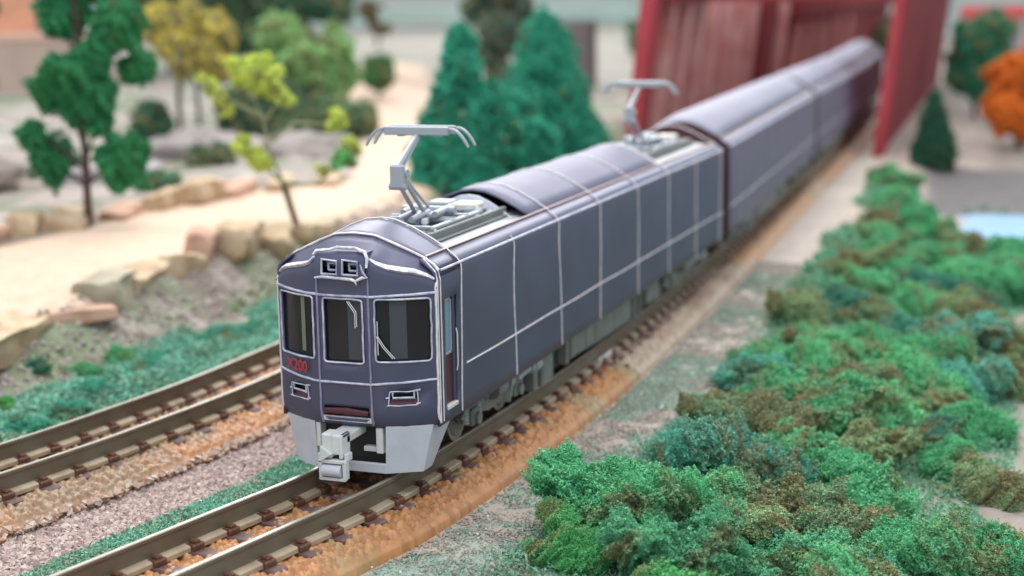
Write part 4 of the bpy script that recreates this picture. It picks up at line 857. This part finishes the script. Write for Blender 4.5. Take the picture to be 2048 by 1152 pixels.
def conifer(label, base, h, rb_, col, seed, extra=()):
    t = empty('conifer_tree', (base[0], base[1], float(H(base[0], base[1]))-.1)); tag(t, label, 'conifer', 'conifers behind the train'); rng = random.Random(seed); bl = []
    k = 0; z = .5
    while z < h-.2:
        f = 1-z/h; R_ = rb_*(.16+.84*f**.8); n = max(1, int(5*f+1.5)); r = .28*rb_*(.35+.9*f)+.08
        for i in range(n):
            a = k*2.4+i*6.283/n+rng.uniform(-.4, .4); q = max(0, R_-r)*rng.uniform(.75, 1.05); bl.append((q*math.cos(a), q*math.sin(a), z+rng.uniform(-.1, .1), r*rng.uniform(.8, 1.15)))
        bl.append((0, 0, z, R_*.62)); k += 1; z += .28+.30*f
    bl.append((0, 0, h-.15, .17))
    for (u, zz, r) in extra: p = RH*u; bl.append((p.x, p.y, zz, r))
    cr = link('crown', foam_mesh('crown', bl, 300, .07, seed, -.05, .80, .75), t); cr.color = (*col, 1)
    trunk_mesh([([(0, 0, -.3), (0, 0, h*.5), (0, 0, h*.95)], .2, .05)]).build('trunk', M['trunk'], t)
conifer('left one of two bluish green conifers behind the front pantograph', (-12.0, 33.9), 6.7, 2.5, CON, 121, ((1.6, 2.9, 1.2), (2.4, 2.2, 1.2), (.9, 3.6, .9), (3.0, 1.3, 1.1), (-1.2, 1.0, 1.2)))
conifer('taller bluish green conifer between the two pantographs', (-12.7, 45.8), 6.9, 3.1, CON, 122)
conifer('dark green conifer behind the bush at the red bridge foot', (3.5, 56.5), 3.9, 1.5, (.025, .085, .05), 123)
# lime sapling with bare limbs
sp = empty('sapling', (-11.87, 20.56, float(H(-11.87, 20.56))-.1)); tag(sp, 'thin leaning sapling with lime green leaf tufts on bare limbs', 'tree')
BR = [[(0, 0), (-.26, .88), (-.54, 1.93)], [(-.54, 1.89), (-.96, 3.05), (-1.04, 3.9), (-1.34, 4.75)], [(-1.0, 3.82), (-.49, 4.51)], [(-.85, 3.2), (-.11, 3.74), (1.13, 3.63)], [(-.54, 1.93), (-1.34, 2.58), (-1.65, 3.05)], [(-.49, 1.93), (.51, 1.89), (1.36, 2.58)], [(-1.04, 3.97), (-2.12, 4.44), (-3.28, 5.29)]]
rs = random.Random(5)
def P3(u, z, d=0): p = RH*u+FH*d; return (p.x, p.y, z)
for i, b in enumerate(BR):
    q = trunk_mesh([([P3(u, z, .3*math.sin(i*2+k)*(k > 0)*(i > 0)) for k, (u, z) in enumerate(b)], .115 if i == 0 else .065, .10 if i == 0 else .022)])
    q.build('trunk' if i == 0 else 'branch', M['greentrunk'] if i == 0 else mat('pale_twig', (.26, .28, .15), .7), sp, smooth=50)
for i, (u, z, r) in enumerate([(-1.65, 5.29, .38), (-1.2, 5.40, .42), (-.8, 5.05, .36), (-.42, 4.67, .24), (-1.2, 4.95, .34), (-2.66, 4.85, .2), (-2.35, 4.5, .25), (-2.89, 5.13, .11), (-2.1, 4.2, .16), (-1.73, 3.05, .3), (-1.34, 2.77, .33), (-1.11, 2.46, .2), (1.0, 3.63, .2), (1.31, 3.79, .26), (1.51, 3.05, .26), (1.28, 2.66, .3), (1.59, 2.5, .2), (.7, 2.3, .14)]):
    r *= 1.3; p = P3(u, z, rs.uniform(-.25, .25)); bl = [(p[0], p[1], p[2], r*.62)]+[(p[0]+rs.uniform(-.8, .8)*r, p[1]+rs.uniform(-.7, .7)*r, p[2]+rs.uniform(-.8, .7)*r, r*rs.uniform(.25, .45)) for _ in range(6)]
    o = link('leaf_tuft', foam_mesh('leaf_tuft', bl, 1100, .05, 140+i, .12, .5, .6), sp); o.color = (.50, .58, .12, 1) if i not in (15, 16) else (.18, .46, .16, 1)
# ---------------------------------------------------------------- stones edging the sand path
def block(name, label, loc, sx, sy, sz, rz, tilt, m, seed, grp):
    bm = bmesh.new(); bmesh.ops.create_cube(bm, size=1); bmesh.ops.subdivide_edges(bm, edges=bm.edges[:], cuts=5, use_grid_fill=True)
    for v in bm.verts:
        n = noise.noise_vector(v.co*1.1+Vector((seed*3.1, 0, seed))); n2 = noise.noise_vector(v.co*3.5+Vector((seed, 2, 0)))
        v.co = Vector((v.co.x*sx, v.co.y*sy*1.12, v.co.z*sz))*(1-.10*(v.co.length_squared/.75)**3)+n*.24*min(sx, sz)+n2*.10*min(sx, sz)
    me = bpy.data.meshes.new(name); bm.to_mesh(me); bm.free(); me.materials.append(m); me.polygons.foreach_set('use_smooth', [True]*len(me.polygons)); me.set_sharp_from_angle(angle=math.radians(28))
    o = link(name, me, None, loc); o.rotation_euler = (tilt[0], tilt[1], rz); return tag(o, label, 'stone', grp)
NS = [((-11.75, 6.0, .15), 1.0, 3.3, .75, .28, 's', 'long pale sandstone slab lowest on the near path edge'), ((-11.75, 8.85, .20), .75, 1.7, .34, -.75, 'p', 'flat pink stone slab leaning at the path end'), ((-12.15, 10.7, .42), 1.0, 1.7, .9, .3, 'g', 'grey faceted stone block at the near path edge'), ((-12.3, 12.35, .38), .9, 1.7, .75, .1, 's', 'yellowish sandstone block beside the grey one'), ((-12.35, 14.1, .38), .9, 1.7, .8, .05, 's', 'brown sandstone block in the middle of the near path edge'), ((-12.5, 15.75, .62), .8, 1.1, 1.1, .3, 'p', 'upright narrow stone next to the highest block'), ((-12.25, 17.1, .72), 1.1, 1.9, 1.0, .2, 's', 'highest sandstone block overhanging the bank'), ((-11.95, 19.1, .35), .9, 1.6, .9, .5, 's', 'sandstone block next to the sapling foot'), ((-11.95, 21.3, .35), .9, 2.2, .7, .1, 's', 'sandstone block half behind the cab roof')]
for i, (loc, sx, sy, sz, rz, k, lb) in enumerate(NS):
    block('stone_block', lb, loc, sx, sy, sz, rz, (.06*math.sin(i*3), .08*math.cos(i*2.3)), {'s': M['stone'], 'p': M['pinkstone'], 'g': mat('grey_stone', (.42, .38, .29), .85, nscale=1.1, col2=(.29, .25, .18), bump=.7, bscale=3, spec=.2)}[k], i+1, 'stones along the near edge of the sand path')
FS = [((-19.6, 14.6, .75), 1.2, 3.0, .55, 'long low stone on the far path edge at the left picture edge'), ((-19.75, 17.3, .85), 1.0, 1.2, .8, 'upright brown stone left of the dark tree trunk'), ((-19.35, 19.1, .8), 1.2, 2.2, .6, 'pale flat stone behind the dark tree trunk'), ((-19.0, 21.4, .75), .9, 1.9, .45, 'low stone right of the dark tree trunk'), ((-18.7, 23.5, .85), .9, 1.4, .75, 'reddish stone on the far path edge'), ((-18.45, 25.3, .95), 1.1, 1.7, 1.0, 'tallest stone on the far path edge'), ((-18.1, 27.3, .8), .9, 1.9, .6, 'yellowish stone on the far path edge'), ((-17.5, 29.4, .75), .9, 2.2, .5, 'long low stone on the far path edge behind the sapling'), ((-16.6, 31.6, .75), .9, 2.4, .4, 'last low stone of the far path edge, behind the pantograph')]
for i, (loc, sx, sy, sz, lb) in enumerate(FS): block('stone_block', lb, loc, sx, sy, sz, .25+.2*math.sin(i), (.05, .05*math.sin(i)), M['stone'] if i % 3 else M['pinkstone'], 20+i, 'stones along the far edge of the sand path')
# rocky mounds left of the path
def mound(label, loc, sx, sy, sz, seed, colr, nm='rock'):
    bm = bmesh.new(); bmesh.ops.create_icosphere(bm, subdivisions=5, radius=1)
    for v in bm.verts:
        n = noise.fractal(v.co*1.6+Vector((seed, 0, 0)), .8, 2, 5); v.co *= 1+.28*n; v.co = Vector((v.co.x*sx, v.co.y*sy, v.co.z*sz))
    me = bpy.data.meshes.new(nm); bm.to_mesh(me); bm.free(); me.materials.append(mat('plaster_rock', colr, .85, nscale=.6, col2=tuple(c*.62 for c in colr), bump=.6, bscale=2, spec=.2)); me.polygons.foreach_set('use_smooth', [True]*len(me.polygons))
    o = link(nm, me, None, loc); o.rotation_euler = (0, 0, seed); return tag(o, label, 'rock', 'plaster rocks on the left hillside')
mound('grey plaster rock mound under the mustard yellow tree', (-27.5, 40, .4), 4.2, 3.0, 1.3, 1, (.33, .29, .28)); mound('pale plaster rock behind the dark tree', (-27, 31, .3), 3.4, 3.2, 1.0, 2, (.38, .35, .35))
mound('grey plaster rock right of the yellow tree trunks', (-23.0, 42, .3), 2.6, 2.4, 1.2, 3, (.32, .28, .26)); mound('brownish plaster rock at the left picture edge', (-30, 26, .4), 4, 3, 1.5, 4, (.30, .25, .22))
# ---------------------------------------------------------------- red bridge
br = empty('girder_bridge', (0, 0, 0)); tag(br, 'tall red girder bridge the train runs into', 'bridge')
TOPZ = 8.0; HEAD = -.055; TILT = .12
def bmem(x0, x1, y0, y1, z0, z1, name, m, tilt=TILT):
    """bridge member; x is measured off the bridge line, the toy bridge leans a little"""
    V = []
    for y in (y0, y1):
        for x, z in ((x0, z0), (x1, z0), (x1, z1), (x0, z1)): V.append((x+(y-50)*HEAD+(z+1.5)*tilt, y, z))
    q = MB(); q.add(V, [(0, 1, 2, 3), (4, 7, 6, 5), (0, 4, 5, 1), (1, 5, 6, 2), (2, 6, 7, 3), (3, 7, 4, 0)]); return q.build(name, m, br)
XL, XR = -9.6, .9
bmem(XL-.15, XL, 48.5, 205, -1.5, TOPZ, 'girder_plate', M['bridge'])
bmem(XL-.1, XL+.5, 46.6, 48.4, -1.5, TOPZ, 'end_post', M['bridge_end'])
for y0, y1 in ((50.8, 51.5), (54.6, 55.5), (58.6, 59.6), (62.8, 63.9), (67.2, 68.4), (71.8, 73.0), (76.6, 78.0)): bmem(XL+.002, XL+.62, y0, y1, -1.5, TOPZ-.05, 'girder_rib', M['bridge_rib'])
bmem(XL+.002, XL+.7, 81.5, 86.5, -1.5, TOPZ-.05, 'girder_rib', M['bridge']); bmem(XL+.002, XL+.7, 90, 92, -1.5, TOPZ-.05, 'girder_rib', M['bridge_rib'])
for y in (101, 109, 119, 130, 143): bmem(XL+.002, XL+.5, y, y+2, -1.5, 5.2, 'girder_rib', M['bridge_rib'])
bmem(XL+.004, XL+.9, 97, 204, 5.6, TOPZ-.02, 'top_chord', M['bridge'])
bmem(XR-.25, XR+.2, 58.4, 59.3, -1.7, TOPZ, 'end_post', M['bridge_end'])
bmem(XR+.152, XR+.30, 59.31, 60.6, -1.6, TOPZ-.03, 'edge_flange', M['bridge_end'])
bmem(XR, XR+.15, 59.31, 130, -1.65, TOPZ-.02, 'girder_plate', M['bridge'])
bmem(XR-.1, XR+.35, 59.4, 129, -1.95, -1.66, 'bottom_chord', M['bridge'])
bmem(XL+.6, XR-.3, 58.5, 59.2, 7.15, 7.9, 'portal_beam', M['bridge'])
bmem(XL+.02, XL+1.0, 48.6, 58.3, 7.15, 7.9, 'top_chord', M['bridge'])
for y in (70, 84, 100, 120): bmem(XL+1.1, XR-.05, y, y+.5, 7.0, 7.6, 'top_brace', M['bridge'])
# ---------------------------------------------------------------- distant things
hs = empty('model_house', (-50.5, 58.5, 2.2)); tag(hs, 'orange brown model house on a beige plinth at the left picture edge', 'building'); hs.rotation_euler = (0, 0, .36)
q = MB(); q.box(-9, 3.4, -1.5, 6, -1.2, 3.3, .1); q.build('plinth', mat('beige_plinth', (.46, .34, .29), .7, nscale=.5, namt=.08), hs)
q = MB(); q.box(-9, 3.5, -1.6, 6.1, 3.2, 3.75, .08); q.build('plinth_cap', mat('pink_cap', (.60, .38, .30), .7), hs)
q = MB(); q.box(-8.5, .6, -.6, 5, 3.75, 8.5, .05); w = q.build('wall', mat('orange_wall', (.62, .30, .19), .7, nscale=.5, namt=.1), hs)
q = MB(); q.box(.6, 1.3, -.7, 4.6, 3.75, 8.5, .04); q.build('corner_post', mat('slate_post', (.03, .05, .06), .6), hs)
q = MB(); q.prism([(-9, 8.5), (1.8, 8.5), (-3.5, 11)], 'y', -1.2, 5.4); q.build('roof', M['inside'], hs)
q = MB(); q.box(-5.2, -4, -.64, -.5, 5, 7, .02); q.build('window', M['glass'], w)
pr = MB(); pr.box(-1.5, 1.4, -1, 1, -1, 5.6, .1); p_ = pr.build('bridge_pier', mat('dark_pier', (.15, .12, .12), .7), None, loc=(-26.5, 92, 0)); tag(p_, 'dark grey brown pier between the tall conifer and the red bridge', 'pier')
cp_ = MB(); cp_.box(-13, 9, -.9, .9, 5.6, 6.8, .08); c_ = cp_.build('road_viaduct', mat('teal_concrete', (.38, .50, .47), .7, nscale=.3, namt=.05), None, loc=(-30, 93, 0)); tag(c_, 'pale teal grey viaduct deck across the top behind the conifers', 'viaduct')
rr = empty('station_canopy', (-3.0, 150, -1.4)); tag(rr, 'far red roofed canopy just right of the red bridge top', 'building')
q = MB(); q.box(0, 6.6, -2, 2, 5.9, 7.1, .1); q.build('roof', mat('bright_red_roof', (.72, .09, .10), .6), rr)
for xx in (.4, 6.2):
    q = MB(); q.box(xx-.2, xx+.2, -.2, .2, 0, 5.9, .02); q.build('post', M['lgrey'], rr)
q = MB(); q.box(.3, 6.3, 1.0, 1.4, 0, 4.6, .03); q.build('back_wall', mat('lilac_wall', (.42, .40, .45), .7), rr)
wh = MB(); wh.box(-2, 3, -2, 2, 0, 3.5, .3); wh.prism([(-2.2, 3.4), (3.2, 3.4), (.5, 5.5)], 'y', -2.2, 2.2); w_ = wh.build('white_house', mat('white_wall', (.75, .77, .74), .7), None, loc=(6.0, 170, 3.8)); tag(w_, 'far white house blurred at the upper right', 'building')
mh = MB(); mh.box(-8, 8, -3, 3, -2, 4.9, .2); w_ = mh.build('retaining_wall', mat('dun_wall', (.42, .36, .31), .8, nscale=.2, namt=.1), None, loc=(7.5, 172, 0)); tag(w_, 'dun terrace wall under the far white house', 'wall')
# the hall beyond the layout
bk = MB(); V = [(-400, 262, -6), (300, 262, -6), (300, 262, 14), (-400, 262, 14), (-400, 264, -6), (300, 264, -6), (300, 264, 14), (-400, 264, 14)]
bk.add(V, [(0, 1, 2, 3), (4, 7, 6, 5), (0, 4, 5, 1), (3, 2, 6, 7), (0, 3, 7, 4), (1, 5, 6, 2)]); tag(bk.build('backdrop_wall', mat('pale_teal_wall', (.42, .56, .54), .8, nscale=.04, col2=(.60, .62, .56))), kind='structure')
far = random.Random(9)
FT = [((-62, 110), 'far grey green round tree beyond the pale sand'), ((-45, 128), 'far dusty green round tree left of the viaduct'), ((-80, 120), 'far dark round tree above the mustard tree'), ((-38, 150), 'far small round tree left of the dark pier'), ((-14, 185), 'far round tree behind the bridge'), ((14, 150), 'far grey green round tree at the upper right corner'), ((18, 120), 'far dull green round tree above the orange tree')]
for i, ((x, y), lb) in enumerate(FT):
    tree('broadleaf_tree', lb, (x, y), [(far.uniform(-1.5, 1.5), far.uniform(1.5, 4.5), far.uniform(1.2, 2.0)) for _ in range(6)], [(.20, .30, .22), (.28, .34, .22), (.08, .18, .12)][i % 3], .2, 60, .22, 160+i, .2, forks=False, group='far trees')
